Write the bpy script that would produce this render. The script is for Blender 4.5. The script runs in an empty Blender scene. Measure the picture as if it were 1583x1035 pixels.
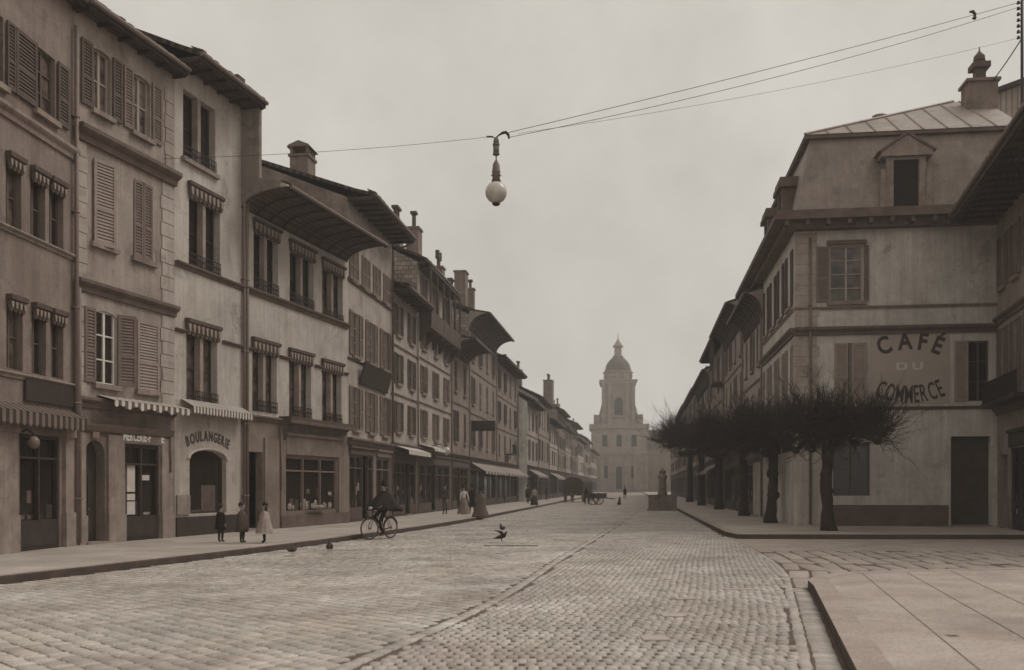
import bpy, bmesh, math, random
import numpy as np
from mathutils import Vector, Matrix
random.seed(7); rng = np.random.default_rng(7)
S = bpy.context.scene; COL = S.collection
R = math.radians
# ------------------------------------------------------------------ camera, sky, sun, exposure
FPX, CX, HY, CH = 1500.0, 791.5, 752.0, 1.75          # focal length and horizon of the view, in photo pixels
cam = bpy.data.cameras.new('camera'); co = bpy.data.objects.new('camera', cam); COL.objects.link(co)
co.location = (0, 0, CH); co.rotation_euler = (R(90), 0, 0)
cam.sensor_width = 36; cam.lens = 36*FPX/1583; cam.shift_y = (HY-517.5)/1583
cam.dof.use_dof = True; cam.dof.focus_distance = 24; cam.dof.aperture_fstop = 1.5
cam.clip_start = .1; cam.clip_end = 5000
S.camera = co
S.view_settings.view_transform = 'Standard'; S.view_settings.look = 'None'
S.view_settings.exposure = 0.58; S.view_settings.gamma = 1
SUN_EL, SUN_AZ = R(52), R(70)
world = bpy.data.worlds.new('World'); S.world = world; world.use_nodes = True
wn, wl = world.node_tree.nodes, world.node_tree.links; wn.clear()
sky = wn.new('ShaderNodeTexSky'); sky.sky_type = 'NISHITA'; sky.sun_disc = False
sky.sun_elevation = SUN_EL; sky.sun_rotation = SUN_AZ
bw = wn.new('ShaderNodeRGBToBW'); wl.new(sky.outputs[0], bw.inputs[0])
tint = wn.new('ShaderNodeMix'); tint.data_type = 'RGBA'; tint.blend_type = 'MULTIPLY'; tint.inputs[0].default_value = 1
wl.new(bw.outputs[0], tint.inputs[6]); tint.inputs[7].default_value = (.9, .86, .79, 1)
tcw = wn.new('ShaderNodeTexCoord')
nzw = wn.new('ShaderNodeTexNoise'); nzw.inputs['Scale'].default_value = 2.6; nzw.inputs['Detail'].default_value = 12
nzw.inputs['Roughness'].default_value = .68
wl.new(tcw.outputs['Generated'], nzw.inputs['Vector'])
rmp = wn.new('ShaderNodeValToRGB'); e = rmp.color_ramp.elements
e[0].position = .3; e[0].color = (3.75, 3.56, 3.2, 1); e[1].position = .7; e[1].color = (5.2, 4.97, 4.52, 1)
wl.new(nzw.outputs['Fac'], rmp.inputs[0])
mxw = wn.new('ShaderNodeMix'); mxw.data_type = 'RGBA'; mxw.inputs[0].default_value = .9
wl.new(tint.outputs[2], mxw.inputs[6]); wl.new(rmp.outputs[0], mxw.inputs[7])
bg = wn.new('ShaderNodeBackground'); bg.inputs['Strength'].default_value = .1
wo = wn.new('ShaderNodeOutputWorld')
wl.new(mxw.outputs[2], bg.inputs['Color']); wl.new(bg.outputs[0], wo.inputs['Surface'])
sl = bpy.data.lights.new('sun', 'SUN'); sl.energy = 1.0; sl.angle = R(30); sl.color = (1, .95, .88)
so = bpy.data.objects.new('sun', sl); COL.objects.link(so)
so.rotation_euler = Vector((-math.sin(SUN_AZ)*math.cos(SUN_EL), -math.cos(SUN_AZ)*math.cos(SUN_EL), -math.sin(SUN_EL))).to_track_quat('-Z', 'Y').to_euler()

# ------------------------------------------------------------------ materials (a sepia world)
def tone(v):
    return (v, v*min(1, .665+.42*v), v*min(1, .535+.5*v), 1)
MATS = {}
def mat(name, v, v2=None, scale=1.5, rough=.85, bump=.0, bscale=20, streak=False, island=0.0, wave=None, spec=.3, fine=.0, patch=.0):
    """base tone v drifting to v2 with noise; streak = rain marks down the wall; wave = (axis, scale, depth) ridges"""
    if name in MATS: return MATS[name]
    m = bpy.data.materials.new(name); m.use_nodes = True; MATS[name] = m
    n, l = m.node_tree.nodes, m.node_tree.links
    b = n['Principled BSDF']; b.inputs['Roughness'].default_value = rough
    b.inputs['Specular IOR Level'].default_value = spec
    v2 = v*.8 if v2 is None else v2
    geo = n.new('ShaderNodeNewGeometry')
    nz = n.new('ShaderNodeTexNoise'); nz.inputs['Scale'].default_value = scale; nz.inputs['Detail'].default_value = 8
    nz.inputs['Roughness'].default_value = .65
    l.new(geo.outputs['Position'], nz.inputs['Vector'])
    rp = n.new('ShaderNodeValToRGB'); rp.color_ramp.elements[0].position = .36; rp.color_ramp.elements[1].position = .66
    rp.color_ramp.elements[0].color = tone(v2); rp.color_ramp.elements[1].color = tone(v)
    l.new(nz.outputs['Fac'], rp.inputs[0]); col = rp.outputs[0]
    def mul(col, facsock, lo, hi=1.0, p0=.35, p1=.65):
        r2 = n.new('ShaderNodeMapRange'); r2.inputs['From Min'].default_value = p0; r2.inputs['From Max'].default_value = p1
        r2.inputs['To Min'].default_value = lo; r2.inputs['To Max'].default_value = hi
        l.new(facsock, r2.inputs['Value'])
        mx = n.new('ShaderNodeMix'); mx.data_type = 'RGBA'; mx.blend_type = 'MULTIPLY'; mx.inputs[0].default_value = 1
        l.new(col, mx.inputs[6]); l.new(r2.outputs[0], mx.inputs[7]); return mx.outputs[2]
    if streak:
        mp = n.new('ShaderNodeMapping'); mp.inputs['Scale'].default_value = (2.6, 2.6, .16)
        l.new(geo.outputs['Position'], mp.inputs['Vector'])
        n2 = n.new('ShaderNodeTexNoise'); n2.inputs['Scale'].default_value = 1.6; n2.inputs['Detail'].default_value = 7
        n2.inputs['Roughness'].default_value = .7
        l.new(mp.outputs[0], n2.inputs['Vector']); col = mul(col, n2.outputs['Fac'], .8, 1.04)
        n4 = n.new('ShaderNodeTexNoise'); n4.inputs['Scale'].default_value = .45; n4.inputs['Detail'].default_value = 9
        n4.inputs['Roughness'].default_value = .75; n4.inputs['Distortion'].default_value = .6
        l.new(geo.outputs['Position'], n4.inputs['Vector']); col = mul(col, n4.outputs['Fac'], .84, 1.04, .40, .54)
    if streak:                                    # patches where the render has flaked or been made good
        n6 = n.new('ShaderNodeTexNoise'); n6.inputs['Scale'].default_value = .8; n6.inputs['Detail'].default_value = 11
        n6.inputs['Roughness'].default_value = .6; mp6 = n.new('ShaderNodeMapping'); mp6.inputs['Location'].default_value = (13,7,3)
        l.new(geo.outputs['Position'], mp6.inputs['Vector']); l.new(mp6.outputs[0], n6.inputs['Vector'])
        col = mul(col, n6.outputs['Fac'], 1.0, .80, .60, .625)
        n7 = n.new('ShaderNodeTexVoronoi'); n7.feature = 'DISTANCE_TO_EDGE'; n7.inputs['Scale'].default_value = .55
        nd = n.new('ShaderNodeVectorMath'); nd.operation = 'ADD'; l.new(geo.outputs['Position'], nd.inputs[0]); l.new(n6.outputs['Color'], nd.inputs[1])
        l.new(nd.outputs[0], n7.inputs['Vector']); col = mul(col, n7.outputs['Distance'], .84, 1.0, .002, .012)
    if fine:
        n5 = n.new('ShaderNodeTexNoise'); n5.inputs['Scale'].default_value = 26; n5.inputs['Detail'].default_value = 5
        l.new(geo.outputs['Position'], n5.inputs['Vector']); col = mul(col, n5.outputs['Fac'], 1-fine, 1+fine*.4)
    if patch:                                     # worn and dirty areas a metre or more across
        n8 = n.new('ShaderNodeTexNoise'); n8.inputs['Scale'].default_value = .33; n8.inputs['Detail'].default_value = 9
        n8.inputs['Roughness'].default_value = .7; n8.inputs['Distortion'].default_value = .8
        l.new(geo.outputs['Position'], n8.inputs['Vector']); col = mul(col, n8.outputs['Fac'], 1-patch, 1+patch*.3, .40, .58)
        n9 = n.new('ShaderNodeTexNoise'); n9.inputs['Scale'].default_value = 2.3; n9.inputs['Detail'].default_value = 10
        n9.inputs['Roughness'].default_value = .7; l.new(geo.outputs['Position'], n9.inputs['Vector'])
        col = mul(col, n9.outputs['Fac'], 1.0, 1-patch*.9, .63, .69)
    if island: col = mul(col, geo.outputs['Random Per Island'], 1-island, 1+island*.35, 0, 1)
    hs = None
    if wave:
        ax, sc, dk = wave
        wv = n.new('ShaderNodeTexWave'); wv.bands_direction = ax; wv.inputs['Scale'].default_value = sc
        wv.inputs['Distortion'].default_value = .5; wv.inputs['Detail'].default_value = 2; wv.inputs['Detail Scale'].default_value = .7
        tc = n.new('ShaderNodeTexCoord'); l.new(tc.outputs['Object'], wv.inputs['Vector'])
        col = mul(col, wv.outputs['Fac'], 1-dk, 1.0, 0, .35); hs = wv.outputs['Fac']
    l.new(col, b.inputs['Base Color'])
    if bump:
        n3 = n.new('ShaderNodeTexNoise'); n3.inputs['Scale'].default_value = bscale; n3.inputs['Detail'].default_value = 6
        l.new(geo.outputs['Position'], n3.inputs['Vector'])
        bp = n.new('ShaderNodeBump'); bp.inputs['Strength'].default_value = bump; bp.inputs['Distance'].default_value = .03
        l.new(n3.outputs['Fac'], bp.inputs['Height']); nm = bp.outputs[0]
        if hs is not None:
            b2 = n.new('ShaderNodeBump'); b2.inputs['Strength'].default_value = .6; b2.inputs['Distance'].default_value = .04
            l.new(hs, b2.inputs['Height']); l.new(nm, b2.inputs['Normal']); nm = b2.outputs[0]
        l.new(nm, b.inputs['Normal'])
    return m
def tiles(name, v, sx=.18, sz=.12, axes='XZ', dark=.3):
    """courses of tiles or shingles in object space, each its own shade"""
    if name in MATS: return MATS[name]
    m = bpy.data.materials.new(name); m.use_nodes = True; MATS[name] = m
    n, l = m.node_tree.nodes, m.node_tree.links; b = n['Principled BSDF']; b.inputs['Roughness'].default_value = .85
    b.inputs['Specular IOR Level'].default_value = .25
    tc = n.new('ShaderNodeTexCoord'); sp = n.new('ShaderNodeSeparateXYZ'); cb = n.new('ShaderNodeCombineXYZ')
    l.new(tc.outputs['Object'], sp.inputs[0])
    l.new(sp.outputs[axes[0]], cb.inputs[0]); l.new(sp.outputs[axes[1]], cb.inputs[1])
    br = n.new('ShaderNodeTexBrick'); br.inputs['Scale'].default_value = 1; br.inputs['Brick Width'].default_value = sx
    br.inputs['Row Height'].default_value = sz; br.inputs['Mortar Size'].default_value = .018; br.inputs['Mortar Smooth'].default_value = .4
    br.inputs['Color1'].default_value = tone(v); br.inputs['Color2'].default_value = tone(v*.6); br.inputs['Mortar'].default_value = tone(v*dark)
    nz = n.new('ShaderNodeTexNoise'); nz.inputs['Scale'].default_value = 1.2; nz.inputs['Detail'].default_value = 6
    l.new(tc.outputs['Object'], nz.inputs['Vector'])
    l.new(cb.outputs[0], br.inputs['Vector'])
    mr = n.new('ShaderNodeMapRange'); mr.inputs['From Min'].default_value = .3; mr.inputs['From Max'].default_value = .7
    mr.inputs['To Min'].default_value = .65; mr.inputs['To Max'].default_value = 1.1; l.new(nz.outputs['Fac'], mr.inputs['Value'])
    mx = n.new('ShaderNodeMix'); mx.data_type = 'RGBA'; mx.blend_type = 'MULTIPLY'; mx.inputs[0].default_value = 1
    l.new(br.outputs['Color'], mx.inputs[6]); l.new(mr.outputs[0], mx.inputs[7]); l.new(mx.outputs[2], b.inputs['Base Color'])
    bp = n.new('ShaderNodeBump'); bp.inputs['Strength'].default_value = .8; bp.inputs['Distance'].default_value = .03
    bp.invert = True
    l.new(br.outputs['Fac'], bp.inputs['Height']); l.new(bp.outputs[0], b.inputs['Normal'])
    return m
P1 = mat('plaster_grey_brown', .30, .22, .8, .9, .25, 30, True, fine=.15)
P2 = mat('plaster_mid', .42, .33, .8, .9, .2, 30, True, fine=.12)
P3 = mat('plaster_pale', .58, .48, .6, .9, .2, 30, True, fine=.1)
P4 = mat('plaster_buff', .50, .40, .7, .9, .2, 30, True, fine=.12)
P5 = mat('plaster_dull', .36, .26, .8, .9, .25, 30, True, fine=.15)
P6 = mat('plaster_cafe', .66, .55, .7, .9, .2, 30, True, fine=.1)
PW = mat('whitewash', .85, .76, .7, .9, .2, 30, True)
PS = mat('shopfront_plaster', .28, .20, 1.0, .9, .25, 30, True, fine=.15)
SIGNP = mat('sign_panel_paint', .45, .40, .7, .85)
STONE = mat('sandstone_trim', .34, .24, 2.0, .9, .25, 25, True)
STONED = mat('dark_stone_trim', .17, .11, 2.0, .9, .25, 25)
WOODD = mat('dark_wood', .055, .035, 3, .8, .2, 30)
WOODM = mat('brown_wood', .11, .075, 3, .75, .2, 30)
SOFF = mat('soffit_boards', .13, .07, 1.5, .85, .1, 20, wave=('Y', 1.6, .55))
SHUT = mat('shutter_paint', .21, .155, 2.5, .75, .1, 30)
SHUTL = mat('pale_shutter_paint', .34, .27, 2.5, .75, .1, 30)
SHUTD = mat('dark_shutter_paint', .12, .085, 2.5, .75, .1, 30)
FRAME = mat('window_paint', .42, .34, 3, .6)
FRAMED = mat('dark_window_paint', .13, .09, 3, .6)
GLASS = mat('window_glass', .030, .02, 1.3, .12, .03, 4, spec=.5)
GLASSC = mat('curtained_glass', .2, .03, 1.9, .18, spec=.5)
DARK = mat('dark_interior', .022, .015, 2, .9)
ROOF = tiles('roof_tiles', .13, .2, .16, 'XY')
SHING = tiles('shingle_cladding', .42, .34, .26, 'YZ', .28)
ZINC = mat('zinc_sheet', .34, .27, .8, .5, .1, 10, True, spec=.4)
ZINCD = mat('mansard_slate', .33, .27, .8, .6, .1, 10, True)
IRON = mat('iron', .03, .02, 5, .5)
IRONL = mat('galvanised_iron', .2, .15, 5, .5)
COB = mat('cobblestone', .60, .42, .55, .62, .25, 60, island=.22, spec=.3, fine=.15, patch=.17)
QUO = mat('quoin_stone', .46, .36, 1.2, .9, .2, 25, True)
JOINT = mat('dirt_joint', .15, .10, 3, .95)
FARROAD = mat('far_cobbles', .42, .32, 2.2, .7, .4, 14, fine=.3)
PAVE = mat('pavement_asphalt', .50, .41, .9, .8, .25, 60, fine=.16, patch=.16)
PAVE2 = mat('pavement_slabs', .47, .36, .8, .8, .2, 60, fine=.2, patch=.18)
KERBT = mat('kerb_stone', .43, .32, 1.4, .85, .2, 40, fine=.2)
KERBF = mat('shaded_kerb_face', .10, .06, 2.5, .9, .3, 30)  # shade on the kerb's upright side, put into its colour
EARTH = mat('earth', .3, .22, .05, .95)
AWL = mat('awning_pale_stripe', .5, .42, 3, .9)
AWD = mat('awning_dark_stripe', .16, .11, 3, .9)
SIGND = mat('dark_sign_paint', .05, .035, 3, .6)
LETD = mat('dark_lettering', .075, .055, 3, .7)
LETL = mat('pale_lettering', .78, .7, 3, .7)
SKIN = mat('skin', .36, .30, 4, .6)
BARK = mat('bark', .055, .032, 4, .95, .6, 14)
TWIG = mat('twig_bark', .05, .03, 6, .95)
OPALD = mat('dull_opal_glass', .2, .15, 3, .3)  # darker tone than the other opal globes
OPAL = mat('opal_glass', .62, .5, 3, .25, spec=.5)
CHST = mat('church_stone', .34, .22, .4, .9, .1, 3)
CHRF = mat('church_dome_slate', .11, .08, .6, .8)
PLAST_ST = mat('chimney_plaster', .26, .17, 1.3, .9, .3, 20, True)
CL_BLACK = mat('black_cloth', .025, .016, 6, .95)
CL_DARK = mat('dark_cloth', .05, .032, 6, .95)
CL_BROWN = mat('brown_cloth', .1, .07, 6, .95)
CL_GREY = mat('grey_cloth', .26, .2, 6, .95)
CL_PALE = mat('pale_cloth', .46, .38, 6, .95)
CL_WHITE = mat('white_cloth', .7, .62, 6, .95)
HAIR = mat('dark_hair', .035, .02, 20, .7)
GOODS = mat('shop_goods', .5, .12, 5, .8)
PAPER = mat('paper_card', .6, .5, 3, .8)

# ------------------------------------------------------------------ mesh helpers
class MB:
    def __init__(s): s.v, s.f, s.m = [], [], []
    def add(s, vs, fs, m=0):
        o = len(s.v); s.v += [tuple(p) for p in vs]; s.f += [tuple(i+o for i in f) for f in fs]; s.m += [m]*len(fs); return s
    def box(s, x0, x1, d0, d1, z0, z1, m=0):
        """x along the facade, d outward from it, z up"""
        y0, y1 = -d1, -d0
        return s.add([(x0,y0,z0),(x1,y0,z0),(x1,y1,z0),(x0,y1,z0),(x0,y0,z1),(x1,y0,z1),(x1,y1,z1),(x0,y1,z1)],
                     [(0,3,2,1),(4,5,6,7),(0,1,5,4),(1,2,6,5),(2,3,7,6),(3,0,4,7)], m)
    def prism_dz(s, pts, x0, x1, m=0):
        n = len(pts)
        a = sum(pts[i][0]*pts[(i+1)%n][1]-pts[(i+1)%n][0]*pts[i][1] for i in range(n))
        if a > 0: pts = pts[::-1]
        v = [(x0,-d,z) for d,z in pts]+[(x1,-d,z) for d,z in pts]
        f = [tuple(range(n))[::-1], tuple(range(n,2*n))]+[(i,(i+1)%n,n+(i+1)%n,n+i) for i in range(n)]
        return s.add(v, f, m)
    def prism_xz(s, pts, d0, d1, m=0):
        n = len(pts)
        a = sum(pts[i][0]*pts[(i+1)%n][1]-pts[(i+1)%n][0]*pts[i][1] for i in range(n))
        if a < 0: pts = pts[::-1]
        v = [(x,-d1,z) for x,z in pts]+[(x,-d0,z) for x,z in pts]
        f = [tuple(range(n)), tuple(range(n,2*n))[::-1]]+[(i,n+i,n+(i+1)%n,(i+1)%n) for i in range(n)]
        return s.add(v, f, m)
    def tube(s, pts, r, n=6, m=0, cap=True):
        rs = r if isinstance(r, (list, tuple)) else [r]*len(pts)
        pts = [Vector(p) for p in pts]; v = []; f = []
        for i, p in enumerate(pts):
            t = (pts[min(i+1,len(pts)-1)]-pts[max(i-1,0)]).normalized()
            a = t.cross(Vector((0,0,1))) if abs(t.z) < .95 else t.cross(Vector((1,0,0)))
            a.normalize(); b = t.cross(a)
            for k in range(n):
                an = 2*math.pi*k/n; v.append(p+(a*math.cos(an)+b*math.sin(an))*rs[i])
        for i in range(len(pts)-1):
            for k in range(n):
                f.append((i*n+k, i*n+(k+1)%n, (i+1)*n+(k+1)%n, (i+1)*n+k))
        if cap: f += [tuple(range(n))[::-1], tuple(range((len(pts)-1)*n, len(pts)*n))]
        return s.add(v, f, m)
    def lathe(s, prof, c=(0,0,0), n=16, m=0, sx=1, sy=1, fold=0, nf=9, ph=0):
        v = []; f = []
        for j, (r, z) in enumerate(prof):
            for k in range(n):
                an = 2*math.pi*k/n; rr = r*(1+fold*(1-j/max(1,len(prof)-1))*math.sin(nf*an+ph+.7*j*.3))
                v.append((c[0]+rr*sx*math.cos(an), c[1]+rr*sy*math.sin(an), c[2]+z))
        for j in range(len(prof)-1):
            for k in range(n): f.append((j*n+k, j*n+(k+1)%n, (j+1)*n+(k+1)%n, (j+1)*n+k))
        f += [tuple(range(n))[::-1], tuple(range((len(prof)-1)*n, len(prof)*n))]
        return s.add(v, f, m)
    def ball(s, c, rx, ry, rz, n=12, m=0):
        pr = [(max(.001,math.sin(math.pi*j/8)), -math.cos(math.pi*j/8)) for j in range(9)]
        v = []; f = []
        for r, z in pr:
            for k in range(n):
                an = 2*math.pi*k/n; v.append((c[0]+rx*r*math.cos(an), c[1]+ry*r*math.sin(an), c[2]+rz*z))
        for j in range(8):
            for k in range(n): f.append((j*n+k, j*n+(k+1)%n, (j+1)*n+(k+1)%n, (j+1)*n+k))
        return s.add(v, f, m)
    def build(s, name, mats, parent=None, smooth=False, loc=None):
        me = bpy.data.meshes.new(name); me.from_pydata(s.v, [], s.f)
        for mm in (mats if isinstance(mats, (list, tuple)) else [mats]): me.materials.append(mm)
        me.polygons.foreach_set('material_index', s.m)
        if smooth: me.polygons.foreach_set('use_smooth', [True]*len(s.f))
        me.update()
        o = bpy.data.objects.new(name, me); COL.objects.link(o)
        if parent is not None: o.parent = parent
        if loc is not None: o.location = loc
        return o
def tag(o, label=None, cat=None, group=None, kind=None):
    if label: o['label'] = label
    if cat: o['category'] = cat
    if group: o['group'] = group
    if kind: o['kind'] = kind
    return o
def empty(name, loc, rz=0, **k):
    o = bpy.data.objects.new(name, None); COL.objects.link(o); o.location = loc; o.rotation_euler = (0,0,rz)
    o.empty_display_size = .3
    return tag(o, **k)
def gp(px, py, z=0.0):
    """point of the ground (height z) seen at a place in the photograph"""
    Y = FPX*(CH-z)/(py-HY); return Vector(((px-CX)/FPX*Y, Y, z))
def ap(px, py, Y):
    return Vector(((px-CX)/FPX*Y, Y, CH+(HY-py)/FPX*Y))
def glyphs(ch, size, bold=.0, ext=.012):
    cu = bpy.data.curves.new('glyph', 'FONT'); cu.body = ch; cu.size = size; cu.extrude = ext; cu.offset = bold; cu.resolution_u = 3
    o = bpy.data.objects.new('glyph', cu); COL.objects.link(o)
    bpy.context.view_layer.update()
    me = bpy.data.meshes.new_from_object(o.evaluated_get(bpy.context.evaluated_depsgraph_get()))
    vs = [v.co.copy() for v in me.vertices]; fs = [tuple(p.vertices) for p in me.polygons]
    bpy.data.objects.remove(o); bpy.data.curves.remove(cu); bpy.data.meshes.remove(me)
    return vs, fs
def lettering(text, width, size, d, cx, cz, arc=0.0, bold=.0, gap=.12, sx=None, serif=False):
    """letters standing on the facade; arc > 0 bows upward (a rise in metres at the middle)"""
    mb = MB(); L = []; 
    for ch in text:
        if ch == ' ': L.append((None, None, size*.35)); continue
        vs, fs = glyphs(ch, size, bold)
        x0 = min(v.x for v in vs); x1 = max(v.x for v in vs)
        if serif:
            pass
        L.append(([v-Vector((x0,0,0)) for v in vs], fs, x1-x0))
    tot = sum(w for _,_,w in L)+gap*size*(len(L)-1); k = width/tot
    x = -width/2
    if arc: Rr = (width*width/4+arc*arc)/(2*abs(arc))
    for vs, fs, w in L:
        xc = x+w*k/2
        if vs:
            if arc:
                a = math.asin(max(-1,min(1,xc/Rr))); sg = 1 if arc > 0 else -1
                px = Rr*math.sin(a); pz = sg*(Rr*math.cos(a)-(Rr-abs(arc))); rot = -a*sg
            else: px, pz, rot = xc, 0, 0
            P = []
            for v in vs:
                lx, lz = (v.x-w/2)*k, v.y
                P.append((cx+px+lx*math.cos(rot)-lz*math.sin(rot), -(d+v.z), cz+pz+lx*math.sin(rot)+lz*math.cos(rot)))
            mb.add(P, fs)
        x += (w+gap*size)*k
    return mb
# ------------------------------------------------------------------ houses
class House:
    """a facade from A (left end seen from the street) to B, with the body, roof and fittings behind and on it"""
    def __init__(s, A, B, name, label, cat='house', group=None):
        s.A = Vector((A[0],A[1])); s.B = Vector((B[0],B[1])); t = s.B-s.A; s.W = t.length; s.t = t/s.W
        s.out = Vector((s.t.y, -s.t.x)); s.ops = []
        s.root = empty(name, (A[0],A[1],0), math.atan2(t.y,t.x), label=label, cat=cat, group=group)
    def pt(s, u, d=0): return s.A+s.t*u+s.out*d
    def u(s, px, d=0):
        k = (px-CX)/FPX; a = s.A+s.out*d; return (k*a.y-a.x)/(s.t.x-k*s.t.y)
    def z(s, px, py, d=0):
        p = s.pt(s.u(px,d), d); return CH+(HY-py)/FPX*p.y
    def part(s, name, mb, mats, parent=None, smooth=False): return mb.build(name, mats, parent or s.root, smooth)
    # ---- fittings, all in facade metres
    def window(s, u0, u1, z0, z1, nx=2, ny=3, fm=None, gm=None, mull=False, rail=False, sill=True, dep=.16, arch=0, sillm=None, tr=None):
        s.ops.append((u0,u1,z0,z1,arch)); fm = fm or FRAME
        w = MB(); t = .055; a, b = -dep, -dep+.05
        w.box(u0,u0+t,a,b,z0,z1).box(u1-t,u1,a,b,z0,z1).box(u0+t,u1-t,a,b,z0,z0+t).box(u0+t,u1-t,a,b,z1-t,z1)
        for i in range(1,nx):
            x = u0+(u1-u0)*i/nx; q = t*.75 if i*2 == nx else t*.45
            w.box(x-q,x+q,a,b-.005,z0+t,z1-t)
        for j in range(1,ny):
            zz = z0+(z1-z0)*j/ny; w.box(u0+t,u1-t,a,b-.012,zz-.02,zz+.02)
        f = s.part('window', w, fm)
        p = MB(); p.box(u0,u1,a-.02,a-.001,z0,z1); s.part('pane', p, gm or GLASS, f)
        if mull:
            m = MB(); xc = (u0+u1)/2; m.box(xc-.09,xc+.09,a+.055,-.02,z0,z1); s.part('mullion', m, mull if mull is not True else STONE, f)
        if sill:
            q = MB(); q.box(u0-.12,u1+.12,.0025,.13,z0-.14,z0-.002); s.part('sill', q, sillm or STONE, f)
        if rail:
            r = MB(); n = max(4,int((u1-u0)/.14)); h = .42
            r.box(u0+.02,u1-.02,.035,.06,z0+h-.03,z0+h).box(u0+.02,u1-.02,.035,.06,z0+.04,z0+.065)
            for i in range(n+1):
                x = u0+.03+(u1-u0-.06)*i/n; r.box(x-.012,x+.012,.04,.055,z0+.0,z0+h)
                if i < n: r.box(x+.03,x+.1,.042,.052,z0+h*.45,z0+h*.6)
            s.part('railing', r, IRON, f)
        return f
    def shutter(s, u0, u1, z0, z1, m=None, d=.02, ajar=0, slats=True):
        """louvred leaf on (or over) the wall; ajar swings it out from its left edge"""
        mb = MB(); t = min(.09,(u1-u0)*.18); zm = z0+(z1-z0)*.42; th = .045
        mb.box(u0,u0+t,d,d+th,z0,z1).box(u1-t,u1,d,d+th,z0,z1)
        for a,b in ((z0,z0+t*1.3),(zm-t/2,zm+t/2),(z1-t*1.1,z1)): mb.box(u0+t,u1-t,d,d+th,a,b)
        if slats:
            for a,b in ((z0+t*1.3,zm-t/2),(zm+t/2,z1-t*1.1)):
                n = max(3,int((b-a)/.085))
                for i in range(n):
                    zz = a+(b-a)*i/n; h = (b-a)/n
                    mb.prism_dz([(d+.004,zz+h*.95),(d+.004,zz+h*.8),(d+.036,zz+h*.05),(d+.036,zz+h*.2)],u0+t,u1-t)
        mb.box(u0+t*.5,u1-t*.5,d-.004,d+.003,z0+t*.5,z1-t*.5)
        if ajar:
            c, sn = math.cos(ajar), math.sin(ajar)
            mb.v = [(u0+(x-u0)*c-(-y-d)*sn, -(d+(x-u0)*sn+(-y-d)*c), z) for x,y,z in mb.v]
        return s.part('shutter', mb, m or SHUT)
    def valance(s, u0, u1, z1, h=.5, m=None):
        """scalloped wooden lambrequin hiding a rolled blind above a window"""
        mb = MB(); mb.box(u0,u1,.003,.16,z1-.12,z1)
        mb.box(u0+.02,u1-.02,.02,.10,z1-h*.5,z1-.12,1)
        n = max(4,int(round((u1-u0)/.27))); w = (u1-u0-.04)/n
        for i in range(n):
            a = u0+.02+w*i; c = a+w/2; zt = z1-h*.5; zb = z1-h
            mb.prism_xz([(a,zt),(a+w,zt),(a+w,zt-(h*.2)),(c+w*.28,zb+.03),(c,zb),(c-w*.28,zb+.03),(a,zt-h*.2)],.03,.085,1)
            mb.prism_xz([(c-w*.3,z1-.16),(c+w*.3,z1-.16),(c+w*.14,z1-h*.75),(c-w*.14,z1-h*.75)],.101,.125,2)
        return s.part('valance', mb, [WOODM,WOODM,SHUTL])
    def cornice(s, z, h=.25, d=.2, u0=0, u1=None, m=None, name='cornice'):
        u1 = s.W if u1 is None else u1
        mb = MB(); mb.prism_dz([(.003,z),(.003,z-h),(d*.35,z-h),(d*.45,z-h*.6),(d*.8,z-h*.45),(d,z-h*.3),(d,z-.02),(d*.9,z)],u0+.004,u1-.004)
        return s.part(name, mb, m or STONED)
    def awning(s, u0, u1, z1, out=.9, drop=.5, val=.22, n=18, mats=None, wob=.0):
        mb = MB(); w = (u1-u0)/n
        for i in range(n):
            a, b = u0+w*i, u0+w*(i+1); k = i%2
            mb.prism_dz([(.02,z1),(out,z1-drop),(out,z1-drop-.015),(.02,z1-.015)],a,b,k)
            q = wob*math.sin(i*1.3)
            mb.prism_xz([(a,z1-drop-.001),(b,z1-drop-.001),(b,z1-drop-val*.8+q),((a+b)/2,z1-drop-val+q),(a,z1-drop-val*.8+q)],out-.02,out,k)
        return s.part('awning', mb, mats or [AWL,AWD])
    def panel(s, name, u0, u1, z0, z1, d0, d1, m, parent=None):
        mb = MB(); mb.box(u0,u1,d0,d1,z0,z1)
        return s.part(name, mb, m, parent)
    def pipe(s, u, z0, z1, d=.1, r=.05, bend=None):
        mb = MB(); pts = [(u,-d,z0),(u,-d,z1)]
        if bend: pts += [(u,-d-bend[0]*.5,z1+bend[1]*.4),(u,-d-bend[0],z1+bend[1])]
        mb.tube(pts,r,8)
        for k in range(int((z1-z0)/2.6)): mb.box(u-.07,u+.07,.003,d+.06,z0+1.2+2.6*k,z0+1.25+2.6*k)
        return s.part('downpipe', mb, IRONL, smooth=True)
    def quoins(s, u0, u1, z0, z1, h=.42, m=None, d=.03):
        mb = MB(); n = max(1,int(round((z1-z0)/h))); hh = (z1-z0)/n
        for i in range(n):
            q = 0 if i%2 else .1*(u1-u0)
            mb.box(u0+(q if u0>.5 else 0),u1-(0 if u0>.5 else q),.003,d,z0+hh*i+.012,z0+hh*(i+1)-.012)
        return s.part('quoins', mb, m or STONE)
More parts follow.
